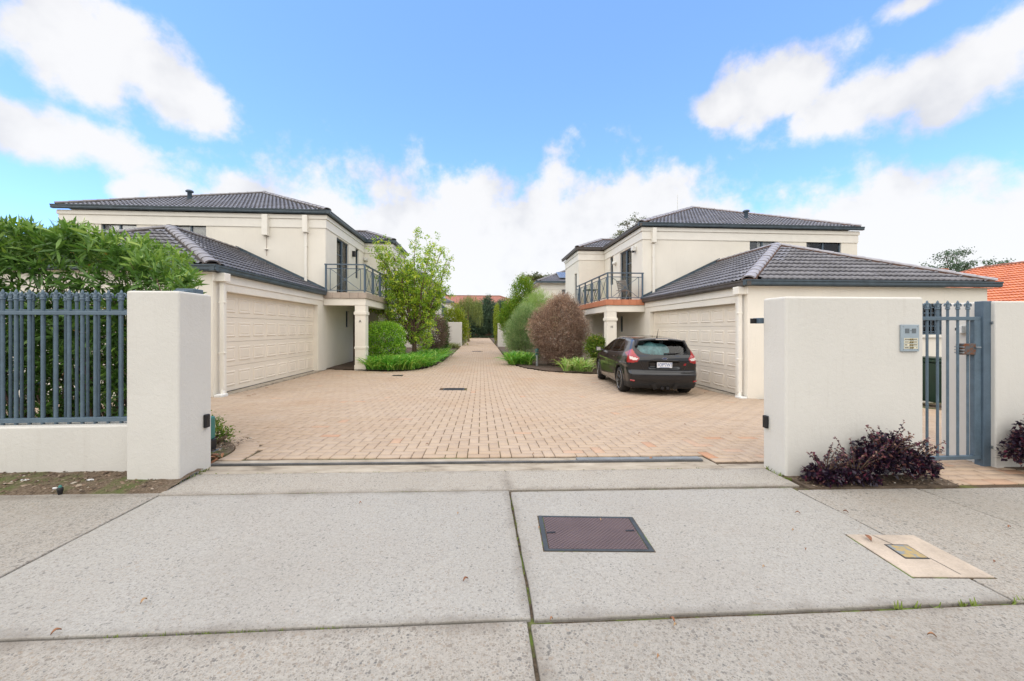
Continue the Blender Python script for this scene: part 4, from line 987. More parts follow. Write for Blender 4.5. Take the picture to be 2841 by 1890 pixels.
def sensor(label, x, s, yc, zc):
    t_ = thing('gate_sensor', label, 'sensor', (x, yc, zc - .065), 'gate safety sensors')
    MB().box(x, x + s * .03, yc - .028, yc + .028, zc - .062, zc + .062).build('housing', MAT['black_plastic'], t_, bevel=.008)
    MB().box(x + s * .03, x + s * .032, yc - .006, yc + .02, zc + .01, zc + .04).build('lens', MAT['dark_bronze'], t_)
p = at(569, 1168, X=-2.55); sensor('black gate sensor on the side of the left gate pillar', -2.55, 1, p.y, p.z)
p = at(2128, 1170, X=2.835); sensor('black gate sensor on the side of the intercom wall', 2.835, -1, p.y, p.z)
t_ = thing('gate_receiver', 'dark steel gate catch bracket at the edge of the intercom wall', 'bracket', (2.84, 3.86, 1.42))
p0, p1 = at(2078, 884, Y=3.9), at(2107, 898, Y=3.9)
MB().box(p0.x, p1.x - .05, 3.86, 3.885, p1.z, p0.z).build('plate', MAT['black_plastic'], t_, bevel=.003); MB().box(p1.x - .06, 2.85, 3.82, 3.92, p1.z, p0.z + .004).build('channel', MAT['slate_paint'], t_, bevel=.003)

# intercom
t_ = thing('intercom_panel', 'grey steel intercom panel with speaker grilles and call buttons', 'intercom', (4.05, 3.50, .9))
q0, q1 = at(2497, 901, Y=3.505), at(2546, 975, Y=3.505); x0, x1, z1, z0 = q0.x, q1.x, q0.z, q1.z; W_, H_ = x1 - x0, z1 - z0
MB().box(x0, x1, 3.490, 3.509, z0, z1).build('plate', MAT['steel_grey'], t_, bevel=.003)
simple('name_card', (.70, .66, .50), .5); simple('ink', (.05, .05, .06), .7); simple('brass', (.30, .24, .11), .35, .8)
for k in (0, 1):
    gx0 = x0 + W_ * (.20 + .38 * k); gq = MB().box(gx0, gx0 + W_ * .23, 3.4885, 3.492, z0 + H_ * .68, z0 + H_ * .85).build('speaker_grille', MAT['dark_bronze'], t_)
    sl_ = MB()
    for r_ in range(6): sl_.box(gx0, gx0 + W_ * .23, 3.487, 3.4884, z0 + H_ * (.69 + r_ * .027), z0 + H_ * (.70 + r_ * .027))
    sl_.build('slot', MAT['steel_grey'], gq)
MB().box(x0 + W_ * .46, x0 + W_ * .55, 3.4885, 3.492, z0 + H_ * .765, z0 + H_ * .78).build('slit', MAT['dark_bronze'], t_)
for r_ in range(4):
    zc = z0 + H_ * (.455 - .105 * r_)
    cd = MB().box(x0 + W_ * .13, x0 + W_ * .91, 3.488, 3.492, zc - H_ * .042, zc + H_ * .042).build('name_strip', MAT['name_card'], t_)
    for k in (0, 1):
        MB().tube([(x0 + W_ * (.47 + .12 * k), 3.480, zc), (x0 + W_ * (.47 + .12 * k), 3.491, zc)], W_ * .04, 10).build('call_button', MAT['brass'], cd)
        lw = [(.26, .2), (.22, .26), (.14, .24), (.22, .04)][r_][k]; xa = x0 + W_ * (.16 if k == 0 else .86 - lw)
        MB().box(xa, xa + W_ * lw, 3.4872, 3.4885, zc - H_ * .014 * random.uniform(.6, 1.2), zc + H_ * .016).build('name_print', MAT['ink'], cd)
for (a, c) in ((.1, .93), (.9, .93), (.1, .07), (.9, .07)): MB().tube([(x0 + W_ * a, 3.487, z0 + H_ * c), (x0 + W_ * a, 3.491, z0 + H_ * c)], .004, 8).build('screw', MAT['galvanised'], t_)

# pedestrian gate
t_ = thing('pedestrian_gate', 'blue-grey pedestrian gate with five fleur-de-lis bars', 'gate', (4.7, 3.76, -.05))
GY = 3.76
xb = [at(p_, 1000, Y=GY).x for p_ in (2572, 2601, 2629, 2657, 2685)]
zb = at(2600, 1268, Y=GY).z; ztop = at(2600, 860 + 14, Y=GY).z
fz = at(2629, 835, Y=GY).z
pickets(t_, xb, GY, zb, fz - .09, .0115)
xe = at(2716, 1000, Y=GY).x; x_s = 4.245
r1 = at(2600, 889, Y=GY).z; r0 = at(2600, 880, Y=GY).z
MB().box(x_s, xe, GY - .02, GY + .02, r1, r1 + .037).build('rail', FP, t_, bevel=.004); MB().box(x_s, xe, GY - .022, GY + .022, zb - .03, zb + .008).build('rail', FP, t_, bevel=.004)
sx_ = at(2697, 1000, Y=GY).x
MB().box(sx_, xe, GY - .021, GY + .021, zb + .008, r1).build('stile', FP, t_, bevel=.004)
m = MT('rusty_steel', .7, .3, .4); n1 = m.noise(30, 5, .6); n2 = m.noise(90, 4)
m.color(m.ramp(n1, [(.40, (.10, .12, .14)), (.52, (.13, .09, .07)), (.62, (.20, .065, .025)), (.8, (.10, .03, .015))])); m.bump(n2, .4, .002)
a, c = at(2662, 953, Y=GY), at(2697, 984, Y=GY); lk = MB().box(a.x, sx_, GY - .035, GY + .035, c.z, a.z).build('lock_box', MAT['rusty_steel'], t_, bevel=.006)
MB().tube([(sx_ - .02, GY - .045, (a.z + c.z) / 2 + .018), (sx_ + .035, GY - .045, (a.z + c.z) / 2 + .018)], .008, 8).build('latch_bolt', MAT['galvanised'], lk)
for k in range(3): MB().box(a.x - .014, a.x + .01, GY - .036, GY + .036, c.z + .015 + k * .03, c.z + .027 + k * .03).build('keeper', MAT['galvanised'], lk)
px0, px1 = at(2718, 1000, Y=3.75).x, at(2735, 1000, Y=3.75).x + .005
t_ = thing('gate_post', 'dark blue steel post hinged beside the pedestrian gate', 'post', (px0, 3.76, -.08))
MB().box(px0 + .004, px1 + .03, 3.72, 3.80, -.16, at(2725, 836, Y=3.75).z).build('post', MAT['slate_paint'], t_, bevel=.005)
for zz in (at(2740, 896, Y=3.75).z, at(2740, 1238, Y=3.75).z):
    hg = MB().box(px1 + .03, 5.27, 3.715, 3.725, zz - .025, zz + .025).build('hinge_bracket', MAT['slate_paint'], t_)
    MB().tube([(5.25, 3.70, zz), (5.25, 3.716, zz)], .018, 8).build('bolt', MAT['galvanised'], hg)
a, c = at(2663, 904, X=5.245), at(2682, 925, X=5.245)
t_ = thing('gate_button_box', 'small pale exit-button box on the wall behind the pedestrian gate', 'switch box', (5.2, 4.0, 1.3))
MB().box(5.185, 5.246, min(a.y, c.y), max(a.y, c.y), c.z, a.z).build('housing', MAT['white_plastic'], t_, bevel=.006)
MB().box(5.182, 5.186, min(a.y, c.y) + .03, min(a.y, c.y) + .06, c.z + .03, c.z + .06).build('button', MAT['dark_bronze'], t_)
# wheelie bin
simple('bin_green', (.008, .03, .018), .35, amt=.3)
bx, by = 10.33, 8.38
bz_ = gz(bx, by)
t_ = thing('wheelie_bin', 'dark green wheelie bin under the barred window', 'bin', (bx, by, bz_))
b = MB(); v = [(bx + sx * w_, by + sy * d_, bz_ + z) for z, w_, d_ in ((.03, .23, .26), (.92, .29, .34)) for sx, sy in ((-1, -1), (1, -1), (1, 1), (-1, 1))]
b.add(v, [(0, 3, 2, 1), (4, 5, 6, 7), (0, 1, 5, 4), (1, 2, 6, 5), (2, 3, 7, 6), (3, 0, 4, 7)]).build('body', MAT['bin_green'], t_, bevel=.03)
b = MB().box(bx - .31, bx + .31, by - .37, by + .34, bz_ + .93, bz_ + .99); b.box(bx - .27, bx + .27, by - .33, by + .3, bz_ + .99, bz_ + 1.04); b.build('lid', MAT['bin_green'], t_, bevel=.02)
for s in (-1, 1): MB().tube([(bx + s * .20, by + .27, bz_ + .1), (bx + s * .26, by + .27, bz_ + .1)], .1, 14).build('wheel', MAT['black_plastic'], t_)
MB().tube([(bx - .22, by + .38, bz_ + .97), (bx + .22, by + .38, bz_ + .97)], .016, 8).build('handle', MAT['bin_green'], t_)

# sprinkler head and litter in the dirt strip
p = gp(167, 1372); t_ = thing('sprinkler', 'black sprinkler head with green top standing in the dirt', 'sprinkler', p)
MB().lathe([(.012, -.01), (.016, .02), (.019, .03), (.019, .05), (.013, .056)], p, 10).build('body', MAT['black_plastic'], t_); MB().lathe([(.012, .056), (.010, .066), (.006, .072)], p, 10).build('nozzle', MAT['motor_green'], t_)
simple('litter_white', (.62, .62, .62), .8)
for (px, py, l, lab) in ((70, 1339, .06, 'pale flat scrap of litter furthest left in the dirt strip'), (249, 1339, .05, 'pale flat scrap of litter below the fence end'), (152, 1362, .03, 'tiny pale scrap of litter beside the sprinkler')):
    p = gp(px, py); poly = [(p.x + math.cos(a) * l * .6 * random.uniform(.8, 1.2), p.y + math.sin(a) * l * .35) for a in np.linspace(0, 6.283, 9)[:-1]]
    tag(MB().prism(poly, p.z + .015, p.z + .026).build('litter', MAT['litter_white'], bevel=.002), lab, 'litter')

# dry fallen leaves lying about
m = MT('dry_leaf', .8); t__ = m.rnd(); m.color(m.ramp(t__, [(0, (.20, .085, .045)), (.5, (.30, .15, .08)), (1, (.38, .25, .14))]))
def leaf_mesh(L_, W_):
    n_ = 7; v = []; 
    for i in range(n_):
        s = i / (n_ - 1); w_ = W_ * math.sin(math.pi * (s ** .8)) + .0006; z = .004 + .012 * math.sin(s * 3) ; v += [(L_ * (s - .5), -w_, z + .006), (L_ * (s - .5), 0, z), (L_ * (s - .5), w_, z + .007)]
    return MB().add(v, [(3 * i + k, 3 * i + 3 + k, 3 * i + 4 + k, 3 * i + 1 + k) for i in range(n_ - 1) for k in (0, 1)], True).mesh('leaf')
LM = [leaf_mesh(.075, .013), leaf_mesh(.032, .006), leaf_mesh(.016, .004)]
for l_ in LM: l_.materials.append(MAT['dry_leaf'])
def dry(px, py, k, rot, lab, grp=None, up_=.002):
    p = gp(px, py); o = bpy.data.objects.new('fallen_leaf', LM[k]); COL.objects.link(o); o.location = (p.x, p.y, p.z + up_); o.rotation_euler = (random.uniform(-.1, .1), random.uniform(-.1, .1), rot)
    tag(o, lab, 'leaf', grp)
dry(2409, 1500, 0, 1.2, 'large dry brown leaf on the sandy cover block', None, .009)
dry(399, 1674, 1, 1.4, 'pale dry leaf on the left crossover slab')
for (px, py, k, r_) in [(1292, 1614, 1, .6), (1866, 1727, 1, 1.8), (1873, 1742, 2, .3), (2213, 1427, 1, 2.8), (2346, 1424, 1, 2.5), (2235, 1530, 2, 1), (2120, 1580, 2, .1), (2200, 1476, 2, .4), (2585, 1770, 1, 2.7), (2760, 1565, 2, .2), (1000, 1400, 2, .5), (1270, 1430, 2, 1.1), (1667, 1447, 2, .9), (2800, 1467, 1, .2), (1530, 1726, 2, .4), (156, 1760, 1, .9), (1826, 1830, 2, .6), (1495, 1470, 2, 1)]:
    dry(px, py, k, r_, 'small dry brown leaf lying loose on the concrete paving', 'loose leaves on the concrete')
for (px, py, k, r_) in [(1807, 1275, 0, .8), (1900, 1180, 1, .2), (2027, 1206, 1, .4), (1955, 1091, 1, .3), (1774, 1205, 1, .1), (690, 1100, 0, .2), (705, 1096, 0, .5), (740, 1078, 0, .1), (1480, 1262, 2, .4), (1185, 1235, 1, .1)]:
    dry(px, py, k, r_, 'dry brown leaf lying on the brick drive', 'loose leaves on the bricks')
for k in range(14):
    o = bpy.data.objects.new('fallen_leaf', LM[random.choice((0, 0, 1))]); COL.objects.link(o); x, y = random.uniform(-2.72, -2.52), random.uniform(4.02, 4.2)
    o.location = (x, y, gz(x, y) + .01 + random.random() * .02); o.rotation_euler = (random.uniform(-.5, .5), random.uniform(-.5, .5), random.uniform(0, 6)); tag(o, 'dry leaf in the drift beside the gate motor', 'leaf', 'leaf drift by the gate motor')
# ------------------------------------------------------------------ black hatchback parked by the right garage
def table(pts, lo, hi, sig):
    a = np.array(pts, float); xs_ = np.linspace(lo, hi, 600); ys_ = np.interp(xs_, a[:, 0], a[:, 1])
    k = np.arange(-60, 61); gk = np.exp(-.5 * (k * (hi - lo) / 600 / sig) ** 2); gk /= gk.sum()
    ys_ = np.convolve(np.pad(ys_, 60, mode='edge'), gk, 'valid'); return lambda q: np.interp(q, xs_, ys_)
HALF = table([(0, .80), (.15, .845), (.3, .885), (.5, .905), (.62, .908), (.80, .90), (.93, .885), (1.0, .855), (1.04, .825), (1.2, .745), (1.36, .655), (1.44, .60), (1.6, .5)], -.1, 1.7, .02)
PLAN = table([(-.2, .80), (0, .87), (.25, .945), (.6, .985), (1.1, 1), (3.0, 1), (3.6, .985), (4.0, .93), (4.25, .80), (4.4, .62), (4.6, .5)], -.3, 4.7, .08)
REAR = table([(-.1, .40), (.12, .22), (.17, .10), (.30, .03), (.42, .0), (.55, .0), (.575, .03), (.62, .07), (.70, .068), (.86, .055), (.95, .07), (1.02, .11), (1.08, .165), (1.36, .43), (1.48, .56), (1.7, .8)], -.2, 1.8, .012)
TOP = table([(-.3, 1.30), (.35, 1.385), (.7, 1.43), (1.2, 1.468), (1.7, 1.475), (2.1, 1.445), (2.45, 1.365), (2.8, 1.225), (3.15, 1.075), (3.32, 1.02), (3.6, .985), (3.9, .92), (4.15, .83), (4.3, .70), (4.45, .5)], -.4, 4.7, .05)
def smax(a, b, k): h = np.clip(.5 + .5 * (a - b) / k, 0, 1); return a * h + b * (1 - h) + k * h * (1 - h)
AX_R, AX_F, WR, WHEEL_X = .83, 3.48, .325, .775
def car_f(p):
    x, y, z = np.abs(p[..., 0]), p[..., 1], p[..., 2]
    crease = .012 * np.exp(-((z - .79 - .02 * (y - 2)) / .03) ** 2) - .014 * np.exp(-((z - .50) / .10) ** 2) * np.exp(-((y - 2.1) / .9) ** 4)
    flare = .018 * (np.exp(-((np.hypot(y - AX_R, z - .32) - .40) / .06) ** 2) + np.exp(-((np.hypot(y - AX_F, z - .32) - .40) / .06) ** 2)) * (z > .2)
    side = (x - (HALF(z) + crease + flare) * PLAN(y)) * .95
    rear = (REAR(z) + .13 * (x / .85) ** 2.6 - y) * .75
    rec = .035 / (1 + np.exp(-(.36 - x) / .012)) * np.exp(-((z - .765) / .075) ** 6)      # number plate recess
    rear = rear + rec
    top = (z - (TOP(y) - .05 * (x / .62) ** 2.2)) * .93
    front = (y - (4.36 - .20 * (x / .8) ** 2 - .5 * np.clip(z - .5, 0, 1) ** 2)) * .9
    f = smax(smax(side, top, .07), smax(rear, front, .03), .075)
    f = smax(f, .19 - z, .03)
    for ay in (AX_R, AX_F):
        f = np.maximum(f, np.where(x > .55, .375 - np.hypot(y - ay, z - .325), -1.))
    return f
def surface_nets(fn, lo, hi, h):
    n = [int(round((b - a) / h)) + 1 for a, b in zip(lo, hi)]
    ax = [a + h * np.arange(k) for a, k in zip(lo, n)]
    F = np.empty(n, np.float32)
    for i in range(n[0]): Y_, Z_ = np.meshgrid(ax[1], ax[2], indexing='ij'); F[i] = fn(np.stack([np.full_like(Y_, ax[0][i]), Y_, Z_], -1))
    I = F < 0; c = sum(I[a:n[0] - 1 + a, b:n[1] - 1 + b, d:n[2] - 1 + d].astype(np.int8) for a in (0, 1) for b in (0, 1) for d in (0, 1))
    act = (c > 0) & (c < 8); idx = -np.ones(act.shape, np.int64); cells = np.argwhere(act); idx[act] = np.arange(len(cells))
    P = np.array(lo) + (cells + .5) * h
    for _ in range(5):
        f0 = fn(P); e = 1e-3; G = np.stack([(fn(P + e * np.eye(3)[k]) - fn(P - e * np.eye(3)[k])) / (2 * e) for k in range(3)], -1)
        st = (f0 / np.maximum((G ** 2).sum(-1), .05))[:, None] * G; L_ = np.linalg.norm(st, axis=1, keepdims=True); P = P - st * np.minimum(1, .6 * h / np.maximum(L_, 1e-9))
    Qs = []
    for a in range(3):
        b, d = (a + 1) % 3, (a + 2) % 3
        s0 = [slice(None)] * 3; s1 = [slice(None)] * 3; s0[a] = slice(0, n[a] - 1); s1[a] = slice(1, n[a])
        ed = I[tuple(s0)] != I[tuple(s1)]; E = np.argwhere(ed); E = E[(E[:, b] > 0) & (E[:, d] > 0) & (E[:, b] < n[b] - 1) & (E[:, d] < n[d] - 1)]
        def cell(db, dd): q = E.copy(); q[:, b] -= db; q[:, d] -= dd; return idx[q[:, 0], q[:, 1], q[:, 2]]
        q4 = np.stack([cell(1, 1), cell(0, 1), cell(0, 0), cell(1, 0)], 1); ins = I[E[:, 0], E[:, 1], E[:, 2]]
        q4[~ins] = q4[~ins][:, ::-1]; Qs.append(q4)
    return P, np.concatenate(Qs)
m = MT('car_paint', .3, 0, .15); n1 = m.noise(700, 2); m.color(m.ramp(n1, [(.4, (.003, .004, .006)), (.7, (.006, .0075, .011))])); m.b.inputs['Coat Weight'].default_value = 1; m.b.inputs['Coat Roughness'].default_value = .03
m = MT('tail_red', .12, 0, .6); n1 = m.noise(40, 2); m.color(m.ramp(n1, [(.3, (.26, .004, .008)), (.7, (.36, .008, .012))])); m.b.inputs['Coat Weight'].default_value = .8
m = MT('tail_clear', .1, 0, .6); m.color((.62, .56, .52)); m.b.inputs['Coat Weight'].default_value = .8
simple('tyre', (.018, .017, .017), .8, amt=.3, scale=40, bump=.3); simple('rim_grey', (.06, .057, .055), .35, .7, amt=.1); simple('rim_edge', (.45, .43, .40), .3, .9)
simple('bumper_black', (.014, .014, .015), .55, amt=.2); simple('chrome', (.65, .65, .66), .15, 1.); simple('exhaust_steel', (.18, .17, .16), .3, .9)
simple('plate_white', (.66, .67, .70), .4, amt=.03); simple('plate_blue', (.045, .11, .28), .5); simple('badge_blue', (.01, .03, .12), .2); simple('badge_red', (.55, .02, .03), .3)
simple('sheet_blue', (.34, .66, .76), .8, amt=.5, scale=7, fine=20, bump=.5); simple('interior_grey', (.03, .03, .032), .8)
m = MT('car_glass', .02, 0, .5)
tr = m.t.nodes.new('ShaderNodeBsdfTransparent'); tr.inputs[0].default_value = (.62, .70, .70, 1); gl = m.t.nodes.new('ShaderNodeBsdfGlossy'); gl.inputs['Roughness'].default_value = .02
fr = m.t.nodes.new('ShaderNodeFresnel'); fr.inputs[0].default_value = 1.6; mx2 = m.t.nodes.new('ShaderNodeMixShader'); m.L(fr.outputs[0], mx2.inputs[0]); m.L(tr.outputs[0], mx2.inputs[1]); m.L(gl.outputs[0], mx2.inputs[2]); m.L(mx2.outputs[0], m.out.inputs[0])
CP_, CQ = surface_nets(car_f, (-1.0, -.08, .08), (1.0, 4.46, 1.56), .016)
CC = CP_[CQ].mean(1)
e = 1e-3; CG = np.stack([(car_f(CC + e * np.eye(3)[k]) - car_f(CC - e * np.eye(3)[k])) for k in range(3)], -1); CG /= np.linalg.norm(CG, axis=1, keepdims=True) + 1e-9
def inpoly(poly, a, b):
    r = np.zeros(len(a), bool); n = len(poly)
    for i in range(n):
        (x1, y1), (x2, y2) = poly[i], poly[i - 1]
        r ^= ((y1 > b) != (y2 > b)) & (a < (x2 - x1) * (b - y1) / (y2 - y1 + 1e-12) + x1)
    return r
ax_, u_ = np.abs(CC[:, 0]), np.abs(CC[:, 0]) + CC[:, 1]
cls = np.zeros(len(CC), int)
SIDEW = {1: [(3.02, .985), (2.02, 1.005), (2.05, 1.385), (2.28, 1.345), (2.6, 1.22)], 2: [(1.94, 1.007), (1.22, 1.025), (1.13, 1.385), (1.97, 1.395)], 3: [(1.15, 1.03), (.74, 1.065), (.80, 1.12), (1.06, 1.33)]}
sidef = (np.abs(CG[:, 0]) > .55) & (ax_ > .5)
for k, po in SIDEW.items(): cls[sidef & inpoly(po, CC[:, 1], CC[:, 2])] = k
RWIN = [(-.60, 1.13), (-.50, 1.045), (-.3, 1.015), (0, 1.008), (.3, 1.015), (.50, 1.045), (.60, 1.13), (.535, 1.345), (-.535, 1.345)]
cls[(CC[:, 1] < .7) & (CG[:, 1] < -.35) & inpoly(RWIN, CC[:, 0], CC[:, 2])] = 4
cls[(CC[:, 1] > 2.2) & (CG[:, 2] > .35) & (CG[:, 1] > .1) & inpoly([(-.70, 3.22), (0, 3.32), (.70, 3.22), (.56, 2.38), (0, 2.34), (-.56, 2.38)], CC[:, 0], CC[:, 1])] = 5
TL_ = [(.70, .915), (.77, .82), (1.13, .80), (1.15, .965), (1.40, 1.03), (1.02, 1.135)]
tl = (CC[:, 1] < .75) & (ax_ > .5) & inpoly(TL_, u_, CC[:, 2]); cls[tl] = 6
cls[tl & inpoly([(.74, .915), (.80, .865), (1.0, .89), (1.02, .965)], u_, CC[:, 2])] = 7
cls[(CC[:, 2] < .34) & (CC[:, 1] < .55) & (CG[:, 1] < .3) & (cls == 0)] = 8
cls[(cls == 0) & ((CC[:, 2] < .215) | (np.minimum(np.hypot(CC[:, 1] - AX_R, CC[:, 2] - .325), np.hypot(CC[:, 1] - AX_F, CC[:, 2] - .325)) < .385))] = 8
head = math.radians(-5.0); axle = Vector((4.47, 10.08)); hv = Vector((math.sin(-head), math.cos(-head))); org = axle - hv * AX_R
CAR = thing('parked_car', 'black five-door hatchback parked nose-in beside the right garage', 'car', (org.x, org.y, gz(axle.x, axle.y) - .0), rotz=head)
CAR.rotation_euler = (0, .016, head)
def car_part(name, sel, mat, parent=CAR, off=0.0, smooth=True):
    q = CQ[sel]; u, inv = np.unique(q, return_inverse=True); P = CP_[u].copy()
    if off:
        G = np.stack([(car_f(P + e * np.eye(3)[k]) - car_f(P - e * np.eye(3)[k])) for k in range(3)], -1); P += G / np.linalg.norm(G, axis=1, keepdims=True) * off
    return mesh_obj(name, np_mesh(name, P, inv.reshape(-1, 4), smooth=smooth), MAT[mat], parent)
body = car_part('body', cls == 0, 'car_paint'); car_part('lower_trim', cls == 8, 'bumper_black')
for s in (-1, 1):
    sg = CC[:, 0] * s > 0; side = 'left' if s < 0 else 'right'
    for k, nm in ((1, 'front'), (2, 'rear'), (3, 'quarter')): car_part('side_window', (cls == k) & sg, 'car_glass')
    tlamp = car_part('tail_light', (cls == 6) & sg, 'tail_red', off=.006); car_part('reversing_lens', (cls == 7) & sg, 'tail_clear', tlamp, off=.006)
car_part('rear_window', cls == 4, 'car_glass'); car_part('windscreen', cls == 5, 'car_glass')
def onto_many(pts, off=.0):
    P = np.array(pts, float)
    for _ in range(25):
        f0 = car_f(P); G = np.stack([(car_f(P + e * np.eye(3)[k]) - car_f(P - e * np.eye(3)[k])) / (2 * e) for k in range(3)], -1); P = P - .6 * (f0 / np.maximum((G ** 2).sum(-1), .05))[:, None] * G
    return [Vector(v) for v in P + off * G / np.linalg.norm(G, axis=1, keepdims=True)]
def onto(p, off=.0): return onto_many([p], off)[0]
def shut(name, pts, r=.004, n=14, mat='black_plastic', off=-.0005):
    pts = [Vector(p) for p in pts]; path = [a.lerp(b, k / n) for a, b in zip(pts[:-1], pts[1:]) for k in range(n)] + [pts[-1]]
    MB().tube(onto_many(path, off), r, 5).build(name, MAT[mat], body)
for s in (-1, 1):
    shut('door_gap', [(s * .7, 2.0, 1.38), (s * .86, 1.98, 1.0), (s * .91, 1.98, .6), (s * .89, 2.0, .27)]); shut('door_gap', [(s * .88, 3.0, .97), (s * .91, 3.06, .6), (s * .89, 3.0, .28)])
    shut('door_gap', [(s * .86, 1.0, 1.0), (s * .9, 1.05, .85), (s * .9, 1.25, .6), (s * .89, 1.32, .28)])
    shut('tailgate_gap', [(s * .58, .36, 1.32), (s * .66, .2, 1.10), (s * .63, .13, .95), (s * .58, .1, .84), (s * .50, .07, .66), (s * .46, .05, .60), (0, .05, .595)])
    shut('window_trim', [(s * .86, 3.0, .975), (s * .86, 2.0, .995), (s * .85, 1.2, 1.015), (s * .84, .75, 1.055)], .006, mat='exhaust_steel')
    shut('bumper_gap', [(s * .88, .42, .80), (s * .885, .47, .62), (s * .885, .50, .56)])
    # handles, mirror
    for yy in (1.28, 2.15):
        p = onto((s * .9, yy, .90), .012); q = onto((s * .9, yy + .19, .895), .012); MB().tube([p, p.lerp(q, .5) + Vector((s * .012, 0, 0)), q], .013, 6).build('door_handle', MAT['car_paint'], CAR)
    v = [(s * (.90 + a), 3.0 + b, 1.0 + c) for a, b, c in ((0, 0, -.05), (.16, .03, -.06), (.16, .03, .07), (.02, 0, .07), (0, .10, -.03), (.14, .13, -.03), (.14, .12, .06), (.02, .09, .05))]
    mb_ = MB().add(v, [(0, 1, 2, 3), (7, 6, 5, 4), (0, 4, 5, 1), (1, 5, 6, 2), (2, 6, 7, 3), (3, 7, 4, 0)]).box(s * .84, s * .92, 3.02, 3.08, .96, 1.0).build('door_mirror', MAT['car_paint'], CAR, bevel=.02)
    MB().add([(s * (.90 + a), 2.997 + b, 1.0 + c) for a, b, c in ((.02, 0, -.035), (.145, .022, -.045), (.145, .022, .055), (.03, 0, .055))], [(0, 1, 2, 3)]).build('mirror_glass', MAT['chrome'], mb_)
# wheels
def wheel_meshes():
    w2 = .1175; b = MB(); prof = [(.235, -w2), (.30, -w2 * .98), (.318, -w2 * .8), (.325, -w2 * .5), (.325, w2 * .5), (.318, w2 * .8), (.30, w2 * .98), (.235, w2)]
    n = 40; v = [(zz, r * math.cos(6.28318 * k / n), r * math.sin(6.28318 * k / n)) for r, zz in prof for k in range(n)]
    fs = [(i * n + k, (i + 1) * n + k, (i + 1) * n + (k + 1) % n, i * n + (k + 1) % n) for i in range(len(prof) - 1) for k in range(n)]; ty = b.add(v, fs, True).mesh('tyre')
    b = MB(); prof = [(.238, w2 * .96), (.232, w2 * .99), (.222, w2 * .85), (.215, w2 * .2), (.215, -w2 * .6), (.05, -w2 * .55)]
    v = [(zz, r * math.cos(6.28318 * k / n), r * math.sin(6.28318 * k / n)) for r, zz in prof for k in range(n)]
    fs = [(i * n + k, (i + 1) * n + k, (i + 1) * n + (k + 1) % n, i * n + (k + 1) % n) for i in range(len(prof) - 1) for k in range(n)]; rim = b.add(v, fs, True).mesh('rim')
    b = MB()
    for k in range(5):
        for d_ in (-.16, .16):
            a0 = 6.28318 * k / 5; a1 = a0 + d_ * 1.35
            p0, p1 = (w2 * .62, .045 * math.cos(a0), .045 * math.sin(a0)), (w2 * .88, .225 * math.cos(a1), .225 * math.sin(a1)); b.tube([p0, p1], [.022, .016], 6, smooth=False)
    b.tube([(w2 * .4, 0, 0), (w2 * .72, 0, 0)], .058, 14); sp = b.mesh('spokes')
    b = MB(); nn = 40; b.tube([(w2 * .985, .232 * math.cos(6.28318 * k / nn), .232 * math.sin(6.28318 * k / nn)) for k in range(nn + 1)], .006, 5, cap=False); ed = b.mesh('rim_edge')
    for me, mt in ((ty, 'tyre'), (rim, 'rim_grey'), (sp, 'rim_grey'), (ed, 'rim_edge')): me.materials.append(MAT[mt])
    return ty, rim, sp, ed
WM = wheel_meshes()
for s in (-1, 1):
    for ay in (AX_R, AX_F):
        tyre = bpy.data.objects.new('wheel', WM[0]); COL.objects.link(tyre); tyre.parent = CAR; tyre.location = (s * WHEEL_X, ay, WR); tyre.rotation_euler = (0, 0, (0 if s > 0 else math.pi) + (math.radians(-6) if ay == AX_F else 0))
        for me in WM[1:]: o = bpy.data.objects.new(me.name, me); COL.objects.link(o); o.parent = tyre
# roof spoiler, glass-edge winglets, aerial, wiper
b = MB(); xs_ = np.linspace(-.60, .60, 17); v = []
for x in xs_:
    k = (abs(x) / .6) ** 2; zt = 1.418 - .05 * k; v += [(x, .62 + .03 * k, zt + .012), (x, .30 + .05 * k, zt - .012), (x, .27 + .06 * k, zt - .035), (x, .29 + .06 * k, zt - .062), (x, .52, zt - .03)]
n = 5; fs = [(i * n + k, i * n + (k + 1) % n, (i + 1) * n + (k + 1) % n, (i + 1) * n + k) for i in range(16) for k in range(n)] + [(0, 4, 3, 2, 1), (80, 81, 82, 83, 84)]
sp = b.add(v, [f[::-1] for f in fs], True).build('spoiler', MAT['car_paint'], CAR)
for s in (-1, 1):
    v = [(s * .585, .33, 1.375), (s * .60, .60, 1.37), (s * .66, .44, 1.20), (s * .645, .27, 1.215), (s * .53, .33, 1.36), (s * .55, .60, 1.36), (s * .615, .46, 1.20), (s * .60, .29, 1.21)]
    MB().add(v, [(0, 1, 2, 3), (4, 7, 6, 5), (0, 4, 5, 1), (1, 5, 6, 2), (2, 6, 7, 3), (3, 7, 4, 0)]).build('winglet', MAT['black_plastic'], sp, bevel=.01)
MB().box(-.15, .15, .268, .275, 1.372, 1.39).build('brake_light', MAT['tail_clear'], sp)
MB().tube([(0, .62, 1.43), (0, .60, 1.47), (0, .52, 1.64)], [.018, .008, .003], 6).build('aerial', MAT['black_plastic'], CAR)
p = onto((0.0, .1, 1.035), .02); q = onto((.42, .14, 1.06), .02); MB().tube([p, p.lerp(q, .5) + Vector((0, -.005, 0)), q], [.022, .016, .006], 6).build('rear_wiper', MAT['black_plastic'], CAR)
